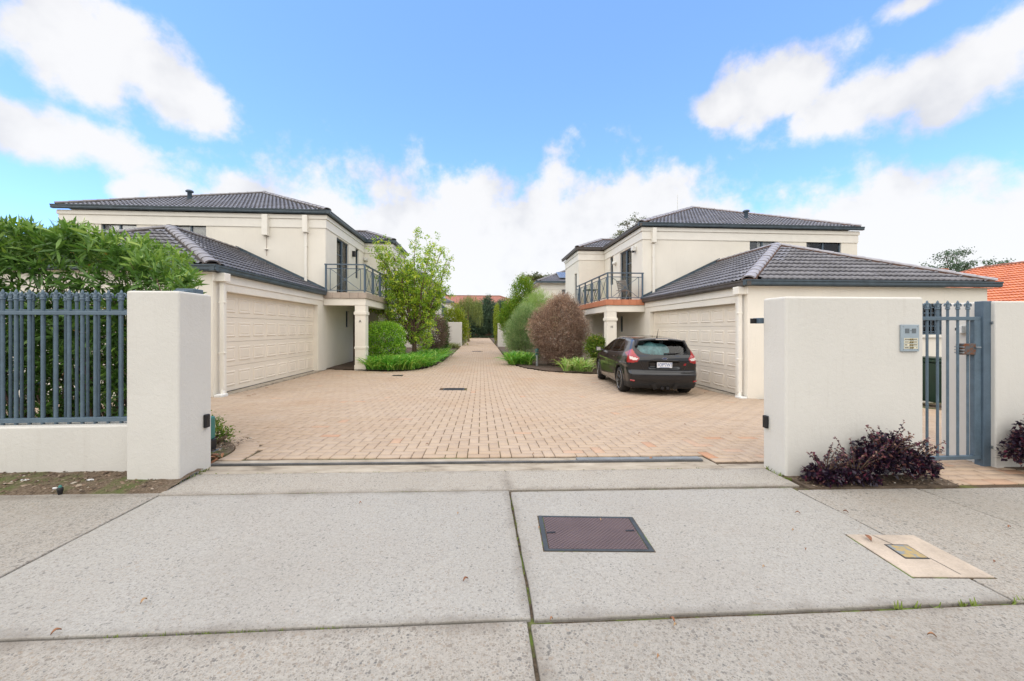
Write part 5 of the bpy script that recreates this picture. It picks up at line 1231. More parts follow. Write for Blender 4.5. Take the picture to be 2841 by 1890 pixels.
# number plate, badges, bar above the plate
def lettering(txt, size, loc, mat, parent, name='lettering', bold=.0, sx=1.0):
    me = text_mesh(txt, size, .0015, bold); me.materials.append(MAT[mat]); o = bpy.data.objects.new(name, me); COL.objects.link(o); o.parent = parent; o.location = loc; o.rotation_euler = (math.pi / 2, 0, 0); o.scale = (sx, 1, 1); return o
yp = .063
pl = MB().box(-.186, .186, yp, yp + .012, .70, .834).build('number_plate', MAT['plate_white'], CAR, bevel=.003); pl['label'] = 'white number plate reading 1OP 7WT'
b = MB()
for (a, c, d_, e_) in ((-.192, .192, .834, .842), (-.192, .192, .692, .70), (-.192, -.186, .70, .834), (.186, .192, .70, .834)): b.box(a, c, yp - .004, yp + .014, d_, e_)
b.build('plate_frame', MAT['black_plastic'], pl)
lettering('1OP', .112, (-.096, yp - .001, .768), 'plate_blue', pl, sx=.74); lettering('7WT', .112, (.098, yp - .001, .768), 'plate_blue', pl, sx=.74)
MB().add([(x, yp - .0015, z) for x, z in ((-.022, .806), (.022, .806), (0, .775))], [(0, 2, 1)]).build('emblem', MAT['plate_blue'], pl)
MB().box(-.12, .12, yp - .0016, yp, .708, .716).build('small_print', MAT['plate_blue'], pl)
bz_ = .925; yb = onto((0, .05, bz_), .004).y
bd = MB(); nn = 28; v = [(math.cos(6.28318 * k / nn) * .066, yb, bz_ + math.sin(6.28318 * k / nn) * .028) for k in range(nn)]; bd.add(v + [(a, yb + .012, c) for a, _, c in v], [tuple(range(nn))[::-1]] + [(k, (k + 1) % nn, nn + (k + 1) % nn, nn + k) for k in range(nn)])
bd = bd.build('badge', MAT['chrome'], CAR); v = [(math.cos(6.28318 * k / nn) * .057, yb - .002, bz_ + math.sin(6.28318 * k / nn) * .021) for k in range(nn)]; MB().add(v, [tuple(range(nn))[::-1]]).build('badge_field', MAT['badge_blue'], bd)
lettering('Ford', .040, (0, yb - .003, bz_ + .001), 'chrome', bd, sx=1.1)
pst = onto((.50, .1, .78), .003); lettering('ST', .06, (pst.x, pst.y, pst.z), 'badge_red', CAR, 'model_badge', .002)
MB().box(-.33, .33, .035, .075, .868, .888).build('boot_handle_bar', MAT['car_paint'], CAR, bevel=.008)
# bumper details, reflectors, diffuser, twin centre exhaust
for s in (-1, 1):
    p = [onto((s * .70, .1, .38), .004), onto((s * .79, .15, .385), .004)]; MB().tube(p, .02, 8).build('reflector', MAT['tail_red'], CAR)
    for k in range(3): MB().tube([onto((s * .34, .05, .285 - k * .032), .006), onto((s * .58, .07, .29 - k * .032), .006), onto((s * .76, .16, .30 - k * .032), .006)], .006, 5).build('diffuser_slat', MAT['bumper_black'], CAR)
    MB().add([(s * x, y, z) for x, y, z in ((.34, .02, .30), (.24, .0, .34), (.18, .02, .20), (.26, .05, .17))], [(0, 1, 2, 3)]).build('diffuser_fin', MAT['bumper_black'], CAR)
    ex = MB(); ex.tube([(s * .065 + .01, .03, .215), (s * .065 + .01, .25, .215)], .052, 6, cap=False).tube([(s * .065 + .01, .032, .215), (s * .065 + .01, .25, .215)], .044, 6); ex.build('exhaust_tip', MAT['exhaust_steel'], CAR); MB().tube([(s * .065 + .01, .026, .215), (s * .065 + .01, .03, .215)], .043, 6).build('exhaust_bore', MAT['black_plastic'], CAR)
# cabin: seats, parcel shelf, dark floor
b = MB()
for s in (-1, 1):
    b.box(s * .36 - .22, s * .36 + .22, 1.85, 2.35, .45, .62); b.box(s * .36 - .22, s * .36 + .22, 1.75, 1.92, .60, 1.10); b.box(s * .36 - .12, s * .36 + .12, 1.74, 1.84, 1.10, 1.28)
    b.box(s * .36 - .11, s * .36 + .11, .92, 1.0, 1.02, 1.18)
b.box(-.62, .62, 1.0, 1.45, .45, .62); b.box(-.62, .62, .92, 1.04, .5, 1.02); b.box(-.72, .72, .35, 3.3, .28, .42); b.box(-.68, .68, 2.95, 3.2, .7, 1.0); b.build('seats', MAT['interior_grey'], CAR, bevel=.04)
bl = bmesh.new(); bmesh.ops.create_icosphere(bl, subdivisions=4, radius=1)
for v_ in bl.verts:
    k = 1 + .12 * math.sin(v_.co.x * 7 + v_.co.z * 3) + .08 * math.sin(v_.co.y * 9 + v_.co.x * 5); v_.co = Vector((v_.co.x * .40 * k, v_.co.y * .17 * k, v_.co.z * .26 * k))
me = bpy.data.meshes.new('bedding'); bl.to_mesh(me); bl.free(); me.polygons.foreach_set('use_smooth', [True] * len(me.polygons))
bd_o = mesh_obj('bedding_bundle', me, MAT['sheet_blue']); pw_ = CAR.location + Vector((0, 0, 0))
lp = Matrix.Rotation(head, 4, 'Z') @ Vector((-.16, .50, 1.04)); bd_o.location = CAR.location + lp; bd_o.rotation_euler = (0, 0, head); tag(bd_o, 'pale blue bundle of bedding behind the rear window of the car', 'bedding')
# ------------------------------------------------------------------ vegetation
def leaf_mat(name, stops, rough=.5, trans=.3, spec=.35):
    m = MT(name, rough, 0, spec); c = m.ramp(m.attr(), stops); m.color(c)
    tl_ = m.t.nodes.new('ShaderNodeBsdfTranslucent'); cc = m.mix(1.0, c, (1.0, 1.05, .6), 'MULTIPLY'); m.L(cc, tl_.inputs[0])
    mx_ = m.t.nodes.new('ShaderNodeMixShader'); mx_.inputs[0].default_value = trans; m.L(m.b.outputs[0], mx_.inputs[1]); m.L(tl_.outputs[0], mx_.inputs[2]); m.L(mx_.outputs[0], m.out.inputs[0]); return m.m
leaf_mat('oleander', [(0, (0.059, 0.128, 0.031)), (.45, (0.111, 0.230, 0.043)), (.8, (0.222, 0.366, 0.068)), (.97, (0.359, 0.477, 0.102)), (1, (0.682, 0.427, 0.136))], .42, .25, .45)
leaf_mat('citrus', [(0, (0.108, 0.235, 0.032)), (.4, (0.235, 0.406, 0.043)), (.75, (0.469, 0.617, 0.063)), (.93, (0.750, 0.750, 0.108)), (1, (0.750, 0.750, 0.085))], .4, .4)
leaf_mat('boxball', [(0, (0.108, 0.248, 0.029)), (.5, (0.236, 0.472, 0.042)), (.85, (0.448, 0.681, 0.060)), (1, (0.690, 0.690, 0.120))], .35, .3)
leaf_mat('strappy', [(0, (0.086, 0.287, 0.034)), (.5, (0.188, 0.483, 0.056)), (1, (0.441, 0.586, 0.132))], .35, .3)
leaf_mat('strappy_pale', [(0, (0.221, 0.441, 0.086)), (.5, (0.397, 0.586, 0.154)), (1, (0.586, 0.586, 0.308))], .4, .3)
leaf_mat('dead_leaf', [(0, (0.263, 0.164, 0.121)), (.5, (0.472, 0.308, 0.232)), (.85, (0.586, 0.472, 0.362)), (1, (0.586, 0.586, 0.572))], .8, .15)
leaf_mat('greygreen', [(0, (0.132, 0.221, 0.086)), (.5, (0.274, 0.408, 0.164)), (1, (0.550, 0.586, 0.329))], .6, .25)
leaf_mat('feathery', [(0, (0.194, 0.330, 0.099)), (.5, (0.370, 0.516, 0.165)), (1, (0.516, 0.516, 0.290))], .6, .35)
leaf_mat('conifer_bright', [(0, (0.086, 0.189, 0.018)), (.5, (0.180, 0.319, 0.026)), (.85, (0.319, 0.387, 0.037)), (1, (0.387, 0.319, 0.086))], .55, .25)
leaf_mat('conifer_dark', [(0, (0.042, 0.079, 0.046)), (.5, (0.084, 0.142, 0.084)), (1, (0.160, 0.233, 0.142))], .6, .15)
leaf_mat('weeping', [(0, (0.124, 0.167, 0.043)), (.5, (0.217, 0.268, 0.074)), (1, (0.348, 0.387, 0.130))], .6, .3)
leaf_mat('golden', [(0, (0.146, 0.248, 0.023)), (.5, (0.319, 0.387, 0.029)), (1, (0.387, 0.387, 0.051))], .45, .35)
leaf_mat('purple', [(0, (0.013, 0.009, 0.021)), (.55, (0.030, 0.016, 0.036)), (.82, (0.056, 0.016, 0.036)), (.93, (0.150, 0.026, 0.054)), (1, (0.310, 0.195, 0.135))], .35, .15, .45)
leaf_mat('ivy', [(0, (0.030, 0.086, 0.018)), (1, (0.093, 0.209, 0.034))], .4, .2)
leaf_mat('brown_purple', [(0, (0.081, 0.054, 0.041)), (.6, (0.174, 0.117, 0.093)), (1, (0.278, 0.198, 0.151))], .8, .15)
leaf_mat('grass_tan', [(0, (0.138, 0.186, 0.046)), (.5, (0.267, 0.290, 0.093)), (1, (0.310, 0.310, 0.198))], .7, .3)
leaf_mat('gum', [(0, (0.059, 0.086, 0.030)), (.6, (0.117, 0.144, 0.054)), (1, (0.278, 0.209, 0.069))], .55, .25)
leaf_mat('mixed_shrub', [(0, (0.069, 0.138, 0.018)), (.5, (0.162, 0.255, 0.030)), (.85, (0.310, 0.310, 0.059)), (1, (0.310, 0.174, 0.081))], .45, .3)
DIAMOND = ((0, .06), (.45, 1), (1, .05)); LANCE = ((0, .12), (.30, .85), (.62, .95), (1, .04)); STRAP = ((0, .75), (.35, 1), (.7, .8), (1, .05)); NEEDLE = ((0, 1), (1, .3))
def unit(a): return a / np.maximum(np.linalg.norm(a, axis=-1, keepdims=True), 1e-9)
def leaf_np(P, D, L, W, tint, st=DIAMOND, droop=0.0, flat=.5, seed=1):
    r = np.random.default_rng(seed); n = len(P); D = unit(D); L = np.broadcast_to(L, n); W = np.broadcast_to(W, n)
    upv = unit(r.normal(0, 1, (n, 3)) * (1 - flat) + np.array([0, 0, 1.]) * flat); S = unit(np.cross(D, upv)); Nn = np.cross(S, D); k = len(st)
    V = np.empty((n, k, 2, 3))
    for i, (t, w_) in enumerate(st):
        c = P + D * (L * t)[:, None] + np.array([0, 0, -1.]) * (L * droop * t * t)[:, None] + Nn * (L * .06 * math.sin(t * 3.1))[:, None]
        V[:, i, 0] = c - S * (W * w_)[:, None]; V[:, i, 1] = c + S * (W * w_)[:, None]
    b = np.arange(n)[:, None] * (2 * k); i = np.arange(k - 1)[None, :] * 2
    Q = np.stack([b + i, b + i + 1, b + i + 3, b + i + 2], -1).reshape(-1, 4)
    return V.reshape(-1, 3), Q, np.repeat(tint, 2 * k)
def foliage(name, parent, mat, sets, stuff=True):
    V, Q, T, nb = [], [], [], 0
    for v, q, t in sets: V.append(v); Q.append(q + nb); T.append(t); nb += len(v)
    o = mesh_obj(name, np_mesh(name, np.concatenate(V), np.concatenate(Q), np.concatenate(T)), MAT[mat], parent)
    return tag(o, kind='stuff') if stuff else o
def shell_points(ells, n, depth, seed, lump=.10, lo=-.9):
    """points on and just inside a union of ellipsoids, with outward directions"""
    r = np.random.default_rng(seed); A = np.array(ells, float); ar = A[:, 3] * A[:, 5] + A[:, 4] * A[:, 5] + A[:, 3] * A[:, 4]; out_p, out_n, tot = [], [], 0
    ph = r.uniform(0, 6.28, (8, 4)); fq = r.uniform(2, 6, (8, 3))
    while tot < n:
        m_ = n * 2; k = r.choice(len(A), m_, p=ar / ar.sum()); d = unit(r.normal(0, 1, (m_, 3))); d = d[:]
        lum = 1 + lump * np.sin((d @ fq.T) + ph[:, 0]).sum(1) / 3
        rad = (1 - depth * r.random(m_) ** 1.6) * lum
        p = A[k, :3] + d * A[k, 3:] * rad[:, None]; ok = d[:, 2] > lo
        for j, e_ in enumerate(A):
            q = np.linalg.norm((p - e_[:3]) / e_[3:], axis=1); ok &= (k == j) | (q > .82)
        out_p.append(p[ok]); out_n.append(unit(d[ok] / A[k[ok], 3:])); tot += ok.sum()
    return np.concatenate(out_p)[:n], np.concatenate(out_n)[:n]
def bush(name, label, cat, ells, mat, n, L, W, base=None, st=DIAMOND, depth=.25, wild=.8, upb=.2, lump=.1, cl=1, spread=.05, droop=0., seed=5, stems=8, stem_mat='twig', flat=.4, lo=-.9, group=None, tbias=0., twigs=0, core=.35):
    r = np.random.default_rng(seed); e0 = ells[0]
    if base is None: base = (e0[0], e0[1], gz(e0[0], e0[1]))
    t = thing(name, label, cat, base, group)
    nc = max(1, n // cl); p, d = shell_points(ells, nc, depth, seed, lump, lo)
    tc_ = r.random(nc); p = np.repeat(p, cl, 0) + r.normal(0, spread if cl > 1 else 0, (nc * cl, 3)); d = np.repeat(d, cl, 0); tint = np.clip(np.repeat(tc_, cl) * .55 + r.random(nc * cl) * .45 + tbias, 0, 1)
    D = unit(d + r.normal(0, wild, d.shape) + np.array([0, 0, upb]))
    N_ = len(p); sets = [leaf_np(p, D, L * r.uniform(.65, 1.25, N_), W * r.uniform(.7, 1.2, N_), tint, st, droop, flat, seed)]
    if core:
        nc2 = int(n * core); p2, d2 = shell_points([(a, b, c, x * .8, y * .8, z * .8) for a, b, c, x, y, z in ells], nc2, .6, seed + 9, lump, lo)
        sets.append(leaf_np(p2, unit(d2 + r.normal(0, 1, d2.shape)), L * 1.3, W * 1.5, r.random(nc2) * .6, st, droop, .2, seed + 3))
    foliage('foliage', t, mat, sets)
    if stems:
        b = MB()
        for k in range(stems):
            e_ = ells[k % len(ells)]; a = r.uniform(0, 6.28); q = r.uniform(.2, .75)
            tip = Vector((e_[0] + math.cos(a) * e_[3] * q, e_[1] + math.sin(a) * e_[4] * q, e_[2] + e_[5] * r.uniform(-.2, .6))); bs = Vector((base[0] + r.normal(0, .06), base[1] + r.normal(0, .06), base[2] - .03))
            mid = bs.lerp(tip, .45) + Vector((r.normal(0, .06), r.normal(0, .06), .05)); b.tube([bs, mid, tip], [.028, .017, .006], 5)
        b.build('stem', MAT[stem_mat], t)
    if twigs:
        pt, dt = shell_points(ells, twigs, .35, seed + 20, lump, lo); L_ = r.uniform(.15, .45, twigs); dt = unit(dt + r.normal(0, .35, dt.shape) + np.array([0, 0, .25]))
        foliage('twigs', t, stem_mat if stem_mat in ('dry_twig', 'twig') else 'twig', [leaf_np(pt - dt * L_[:, None] * .85, dt, L_, .0055, r.random(twigs), NEEDLE, 0, .3, seed)])
    return t

# --- oleander hedge behind the fence
def oleander():
    r = np.random.default_rng(21); t = thing('oleander_hedge', 'tall green oleander hedge behind the blue picket fence', 'hedge', (-5.2, 5.3, gz(-5.2, 5.3)))
    top = lambda x: np.interp(x, [-9, -5.6, -4.9, -4.1, -3.75, -3.3], [2.50, 2.54, 2.48, 2.42, 2.22, 1.85])
    tips, dirs, bright = [], [], []
    for k in range(4000):
        x = r.uniform(-8.6, -3.22); tz = top(x); reg = r.random()
        if reg < .30: y, z, d = r.uniform(4.45, 6.1), tz - abs(r.normal(0, .12)) + .05 * math.sin(x * 7) , np.array([r.normal(0, .35), -.15 + r.normal(0, .3), 1])
        elif reg < .58: z = r.uniform(.95, 1) * tz - r.random() ** 1.2 * 1.45; y, d = 4.42 + abs(r.normal(0, .16)), np.array([r.normal(0, .45), -1, .45 + r.normal(0, .35)])
        elif reg < .95: z = r.uniform(.05, 1.75); y, d = 4.5 + abs(r.normal(0, .45)), np.array([r.normal(0, .6), -.8, .3 + r.normal(0, .5)])
        else: x = -3.28 + r.normal(0, .12); z = r.uniform(.8, 2.0); y, d = r.uniform(4.5, 5.6), np.array([.8, r.normal(0, .5), .5])
        if x / y > -.665 - .03 * r.random(): continue
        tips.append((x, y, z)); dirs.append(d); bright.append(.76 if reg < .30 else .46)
    tips, dirs, bright = np.array(tips), unit(np.array(dirs)), np.array(bright)
    nl = 13; P = np.repeat(tips, nl, 0); A = np.repeat(dirs, nl, 0); n = len(P)
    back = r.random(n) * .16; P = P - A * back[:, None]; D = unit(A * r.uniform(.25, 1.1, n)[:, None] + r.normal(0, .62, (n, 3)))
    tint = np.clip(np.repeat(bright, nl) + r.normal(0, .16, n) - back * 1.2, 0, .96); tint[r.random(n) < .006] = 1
    L = r.uniform(.06, .175, n); W = L * r.uniform(.07, .10, n)
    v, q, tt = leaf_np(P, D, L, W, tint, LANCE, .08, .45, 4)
    # the nearest leaves on the face above the fence stand as single leaves
    per = 8; score = P[:, 1] + 5 * (P[:, 2] < 1.72) + 5 * (P[:, 0] < -5.6); near = np.argsort(score)[:220]; keep = np.ones(n, bool); keep[near] = False
    VV = v.reshape(n, per, 3)
    nk = keep.sum(); vk = VV[keep].reshape(-1, 3); i0 = np.arange(3) * 2; base_ = np.stack([i0, i0 + 1, i0 + 3, i0 + 2], -1)
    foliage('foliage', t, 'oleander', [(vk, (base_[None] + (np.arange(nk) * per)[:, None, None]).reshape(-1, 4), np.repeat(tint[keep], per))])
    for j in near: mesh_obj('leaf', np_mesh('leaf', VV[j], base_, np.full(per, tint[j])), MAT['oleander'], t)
    b = MB()
    for k in range(150):
        x = r.uniform(-8.4, -3.4); y = r.uniform(4.7, 5.8); x = min(x, -.80 * y); p = Vector((x, y, gz(x, y) - .02)); tip = Vector((x + r.normal(0, .28), y + r.normal(-.1, .25), top(x) * r.uniform(.6, .86)))
        pts = [p, p.lerp(tip, .35) + Vector((r.normal(0, .07), r.normal(0, .07), 0)), p.lerp(tip, .7) + Vector((r.normal(0, .07), r.normal(0, .07), 0)), tip]; b.tube(pts, [.016, .012, .009, .004], 5)
        for q_ in range(3):
            s_ = pts[1 + q_ % 2].lerp(pts[2 + q_ % 2], r.random()); b.tube([s_, s_ + Vector((r.normal(0, .18), r.normal(-.12, .15), r.uniform(.15, .4)))], [.007, .003], 4)
    b.build('stems', MAT['twig'], t)
oleander()
pt = at(600, 905, Y=4.75)

# --- small shrub beside the gate motor
bush('small_shrub', 'small yellow and green leafy shrub beside the gate motor', 'shrub', [(-3.03, 4.80, .11, .17, .15, .12), (-3.12, 4.84, .22, .11, .11, .14)], 'mixed_shrub', 700, .026, .009, base=(-3.05, 4.82, gz(-3.0, 4.8)), cl=6, spread=.03, depth=.4, lump=.25, stems=9, seed=3)
bush('weed_plant', 'low green weed growing at the foot of the oleander hedge', 'plant', [(-3.45, 4.55, .16, .30, .16, .20)], 'mixed_shrub', 420, .035, .012, base=(-3.45, 4.55, gz(-3.4, 4.5)), cl=6, spread=.03, depth=.5, stems=5, seed=4, tbias=-.2)

# --- purple-leaved shrubs
def purple(label, blobs, seed, n, shoots):
    r = np.random.default_rng(seed); c = blobs[0]; t = thing('purple_shrub', label, 'shrub', (c[0], c[1], gz(c[0], c[1])))
    p, d = shell_points(blobs, n, .35, seed, .16, -.35); D = unit(d * .5 + r.normal(0, .6, d.shape) + np.array([0, 0, .15]))
    sets = [leaf_np(p, D, r.uniform(.024, .048, n), r.uniform(.009, .0155, n), np.clip(r.random(n) ** 1.3, 0, .96), DIAMOND, .1, .5, seed)]
    k = n // 9; p, d = shell_points(blobs, k, .12, seed + 1, .2, -.2); sets.append(leaf_np(p + d * .012, unit(d + r.normal(0, .5, d.shape)), .011, .0032, r.uniform(.9, 1.0, k), DIAMOND, 0, .3, seed))
    b = MB(); sp, sd, stt = [], [], []
    for s_ in range(shoots):
        e_ = blobs[s_ % len(blobs)]; a = r.uniform(0, 6.28); p0 = Vector((e_[0], e_[1], e_[2])); dr = Vector((math.cos(a) * .7, -.25 + math.sin(a) * .35, r.uniform(.5, 1.1))); l = r.uniform(.75, 1.05) * max(e_[3], e_[5]) + r.uniform(.05, .17)
        tip = p0 + dr.normalized() * l; tip.z = max(tip.z, gz(tip.x, tip.y) + .03); tip.y = min(tip.y, 3.47 if c[0] < 5 else 3.64); mid = p0.lerp(tip, .55) + Vector((0, 0, .03)); b.tube([p0, mid, tip], [.005, .0035, .0016], 4)
        for q_ in range(26): u_ = r.uniform(.45, 1.02); s0 = p0.lerp(tip, u_) + Vector((0, 0, .03 * (1 - abs(2 * u_ - 1.1)))); sp.append(s0); sd.append(r.normal(0, 1, 3)); stt.append(r.random() ** .8 if u_ < .92 else r.uniform(.85, 1))
    sets.append(leaf_np(np.array(sp), np.array(sd), r.uniform(.012, .027, len(sp)), .007, np.array(stt), DIAMOND, .1, .4, seed + 5))
    foliage('foliage', t, 'purple', sets); b.build('stem', MAT['twig'], t)
zp = gz(3.6, 3.35)
purple('bushy dark purple shrub at the foot of the intercom wall', [(3.64, 3.34, zp + .18, .27, .14, .22), (3.90, 3.35, zp + .12, .24, .13, .14), (3.34, 3.33, zp + .07, .24, .12, .09), (3.06, 3.33, zp + .07, .16, .12, .09)], 31, 5600, 80)
zp = gz(5.7, 3.4)
purple('rounded dark purple shrub right of the pedestrian gate', [(5.42, 3.45, zp + .23, .30, .19, .27), (5.95, 3.45, zp + .22, .4, .19, .25)], 37, 6000, 50)

# --- left bed
bush('clipped_bush', 'clipped bright green box bush beside the lettered column A', 'bush', [(-4.06, 16.3, 1.02, .60, .62, .62), (-3.66, 16.3, 1.0, .60, .62, .62), (-4.04, 16.3, .55, .60, .60, .55), (-3.68, 16.3, .52, .60, .60, .52)], 'boxball', 9000, .05, .017, depth=.12, wild=.9, lump=.06, cl=5, spread=.035, seed=8, stems=6)
def citrus():
    r = np.random.default_rng(5); Yc = 18.0; base = at(1143, 1000, Y=Yc); base.z = gz(base.x, base.y); t = thing('citrus_tree', 'sparse yellow-green citrus tree in the left garden bed', 'tree', base)
    fork = at(1150, 935, Y=Yc); b = MB(); tr_ = MB().tube([base - Vector((0, 0, .05)), base.lerp(fork, .5) + Vector((.05, 0, 0)), fork], [.12, .10, .085], 8); tr_.build('trunk', MAT['twig'], t)
    tips = [(1155, 632), (1157, 665), (1063, 664), (1040, 672), (1045, 700), (1070, 700), (1085, 690), (1108, 694), (1125, 700), (1200, 668), (1210, 690), (1228, 694), (1250, 715), (1240, 742), (1225, 760), (1222, 792), (1245, 800), (1180, 690), (1170, 720), (1195, 730), (1140, 720), (1120, 740), (1060, 745), (1052, 770), (1080, 770), (1100, 770), (1135, 765), (1160, 760), (1190, 775), (1210, 820), (1075, 815), (1060, 840), (1105, 815), (1130, 815), (1165, 810), (1195, 850), (1090, 870), (1050, 830), (1205, 890), (1180, 880), (1130, 870), (1030, 845), (1085, 900), (1200, 940), (1165, 930), (1175, 960), (1130, 900)]
    P, D, T = [], [], []
    for (px, py) in tips:
        tip = at(px, py, Y=Yc + r.normal(0, .55)); low = py > 850
        s0 = fork.lerp(base, r.uniform(-.15, .35)); mid = s0.lerp(tip, .5) + Vector((r.normal(0, .12), r.normal(0, .2), r.uniform(-.1, .18))); pts = [s0, s0.lerp(mid, .5) + Vector((r.normal(0, .05), 0, .05)), mid, mid.lerp(tip, .55) + Vector((r.normal(0, .08), r.normal(0, .08), 0)), tip]
        b.tube(pts, [.04, .03, .022, .012, .004], 5)
        ncl = 26 if low else 50
        for k in range(ncl):
            u_ = r.uniform(.42, 1.03); seg = min(3, int(u_ * 4)); c = pts[seg].lerp(pts[seg + 1], u_ * 4 - seg if u_ <= 1 else 1) + Vector(r.normal(0, .15 + .06 * (1 - u_), 3)); ct = r.random()
            if k % 3 == 0: b.tube([pts[seg].lerp(pts[seg + 1], .5), c], [.006, .002], 4, cap=False)
            for q_ in range(13): P.append(c + Vector(r.normal(0, .05, 3))); D.append(r.normal(0, 1, 3) + np.array([0, 0, .1])); T.append(min(1, max(0, ct * .55 + r.random() * .5 + .02)))
    n = len(P); foliage('foliage', t, 'citrus', [leaf_np(np.array(P), np.array(D), r.uniform(.055, .10, n), r.uniform(.019, .030, n), np.array(T), DIAMOND, .15, .4, 6)]); b.build('branches', MAT['twig'], t)
citrus()
c = at(1195, 905, Y=20.6)
bush('bare_bush', 'brown twiggy bush behind the citrus tree', 'bush', [(c.x, c.y, 1.15, .95, .8, 1.15)], 'brown_purple', 7000, .05, .010, depth=.35, cl=5, spread=.06, stems=16, stem_mat='dry_twig', seed=12, twigs=2500)
c = at(1234, 925, Y=22)
bush('ivy_column', 'narrow dark green ivy-clad post beside the brown bush', 'bush', [(c.x, c.y, .9, .18, .5, 1.0)], 'ivy', 1500, .07, .03, depth=.2, cl=4, spread=.04, seed=14, stems=2)
def strap_mass(name, t, pts, mat, per, L, W, seed):
    r = np.random.default_rng(seed); P, D = [], []
    for (x, y) in pts:
        for k in range(per):
            a = r.uniform(0, 6.28); e_ = r.uniform(.7, 2.4); P.append((x + r.normal(0, .07), y + r.normal(0, .07), gz(x, y) + .03)); D.append((math.cos(a), math.sin(a), e_))
    n = len(P); return leaf_np(np.array(P), np.array(D), L * r.uniform(.6, 1.15, n), W * r.uniform(.7, 1.1, n), r.random(n), STRAP, .42, .75, seed)
r_ = np.random.default_rng(2); pts = []
edge = [(-4.0, 14.95), (-3.3, 14.85), (-2.75, 15.1), (-2.4, 15.8), (-2.2, 17.0), (-2.05, 18.5), (-2.0, 20), (-2.0, 22)]
for a, b_ in zip(edge[:-1], edge[1:]):
    for k in range(9):
        s = k / 9; x, y = a[0] + (b_[0] - a[0]) * s, a[1] + (b_[1] - a[1]) * s
        for d_ in (0, .35, .7): pts.append((x - d_ * .8 * (1 if y > 15.5 else .2) + r_.normal(0, .08), y + d_ * .8 * (1 if y < 17 else .1) + r_.normal(0, .08)))
o = foliage('strappy_ground_cover', None, 'strappy', [strap_mass('', None, pts, 'strappy', 30, 1.0, .017, 3)]); tag(o, 'dense mass of bright green strappy leaves edging the left garden bed', 'ground cover', kind='stuff')
def strap_clump(label, px, py, mat, cx, seed, L, nct=7, rr=.3):
    p = gp(px, py); t = thing('strappy_clump', label, 'plant', p, 'strappy clumps right of the drive'); r = np.random.default_rng(seed); ps = [(p.x + r.normal(0, rr), p.y + abs(r.normal(0, rr * .8))) for _ in range(nct)]
    foliage('leaves', t, mat, [strap_mass('', t, ps, mat, 44, L, .02, seed)])
strap_clump('large bright green strappy clump beside the bollard light', 1450, 1014, 'strappy', 0, 41, 1.12, 9, .34)
strap_clump('pale green strappy clump beside the front wheel of the car', 1612, 1034, 'strappy_pale', 0, 43, 1.0, 6, .26)

# --- right bed
c = at(1550, 905, Y=17.0)
bush('dead_bush', 'large rounded dead brown bush right of the drive', 'bush', [(c.x, 17.0, 1.38, 1.32, 1.2, 1.18), (c.x + .15, 17.0, 2.0, .80, .75, .90), (c.x + .1, 17, .55, 1.08, 1.0, .75)], 'dead_leaf', 26000, .055, .009, depth=.38, cl=10, spread=.06, stems=26, stem_mat='dry_twig', wild=.55, upb=.3, seed=17, twigs=11000, lump=.10, core=.5)
c = at(1446, 905, Y=19.6)
bush('grey_green_shrub', 'soft grey-green shrub between the dead bush and the drive', 'shrub', [(c.x, 19.6, 1.0, .82, .75, 1.1), (c.x + .25, 19.7, 1.75, .68, .65, .80)], 'greygreen', 20000, .075, .0065, depth=.35, cl=16, spread=.075, wild=.5, upb=.5, seed=18, st=NEEDLE, stems=10)
c = at(1500, 830, Y=20.8)
bush('feathery_shrub', 'light green feathery shrub rising behind the dead bush', 'shrub', [(c.x - .15, 20.8, 2.1, .80, .8, 1.30), (c.x + .5, 20.9, 1.9, .45, .5, 1.1), (c.x - .5, 20.8, 1.8, .6, .6, 1.0)], 'feathery', 10000, .16, .0055, depth=.45, cl=16, spread=.09, wild=.3, upb=1.5, seed=19, st=NEEDLE, stems=10)
c = at(1448, 850, Y=24.5); c2 = at(1408, 880, Y=24.0)
bush('bright_conifer', 'tall bright green leaning conifer right of the drive', 'conifer', [(c.x, 24.5, 2.6, .80, .8, 1.9), (c.x + .2, 24.5, 3.6, .5, .5, .85), (c2.x, 24.0, 2.0, .52, .55, 1.0), (c2.x + .45, 24.2, 1.3, .55, .5, 1.3)], 'conifer_bright', 17000, .10, .018, depth=.30, cl=18, spread=.10, wild=.5, upb=.6, lump=.30, seed=20, stems=6)
c = at(1378, 890, Y=38)
bush('clipped_hedge', 'narrow yellow-green clipped hedge column at the far right of the drive', 'hedge', [(c.x, 38, 1.9, .28, .6, 1.9)], 'golden', 3000, .07, .025, depth=.12, cl=5, spread=.05, seed=22, stems=3)
c = at(1263, 880, Y=35)
bush('golden_bush', 'golden green bush behind the near white garden wall', 'bush', [(c.x, 35, 2.0, .95, .7, 1.4), (c.x + .72, 35.0, 1.2, .42, .5, 1.2), (c.x - .65, 35, 2.0, .5, .5, .95)], 'golden', 7000, .10, .03, depth=.35, cl=14, spread=.11, lump=.28, seed=23, stems=6)
c = at(1655, 975, Y=15.5)
bush('yellow_green_shrub', 'glossy yellow-green shrub between the dead bush and the car', 'shrub', [(c.x, 15.4, .62, .48, .38, .45), (c.x + .2, 15.4, .35, .45, .36, .4)], 'mixed_shrub', 2200, .075, .026, depth=.35, cl=6, spread=.05, upb=.7, seed=24, stems=8, tbias=-.05)
c = at(1252, 948, Y=29)
r = np.random.default_rng(9); t = thing('grass_clump', 'tan and green grass clump before the near white garden wall', 'grass', (c.x, 29, gz(c.x, 29)))
foliage('blades', t, 'grass_tan', [strap_mass('', t, [(c.x + r.normal(0, .4), 29 + r.normal(0, .3)) for _ in range(12)], '', 60, .85, .008, 9)])
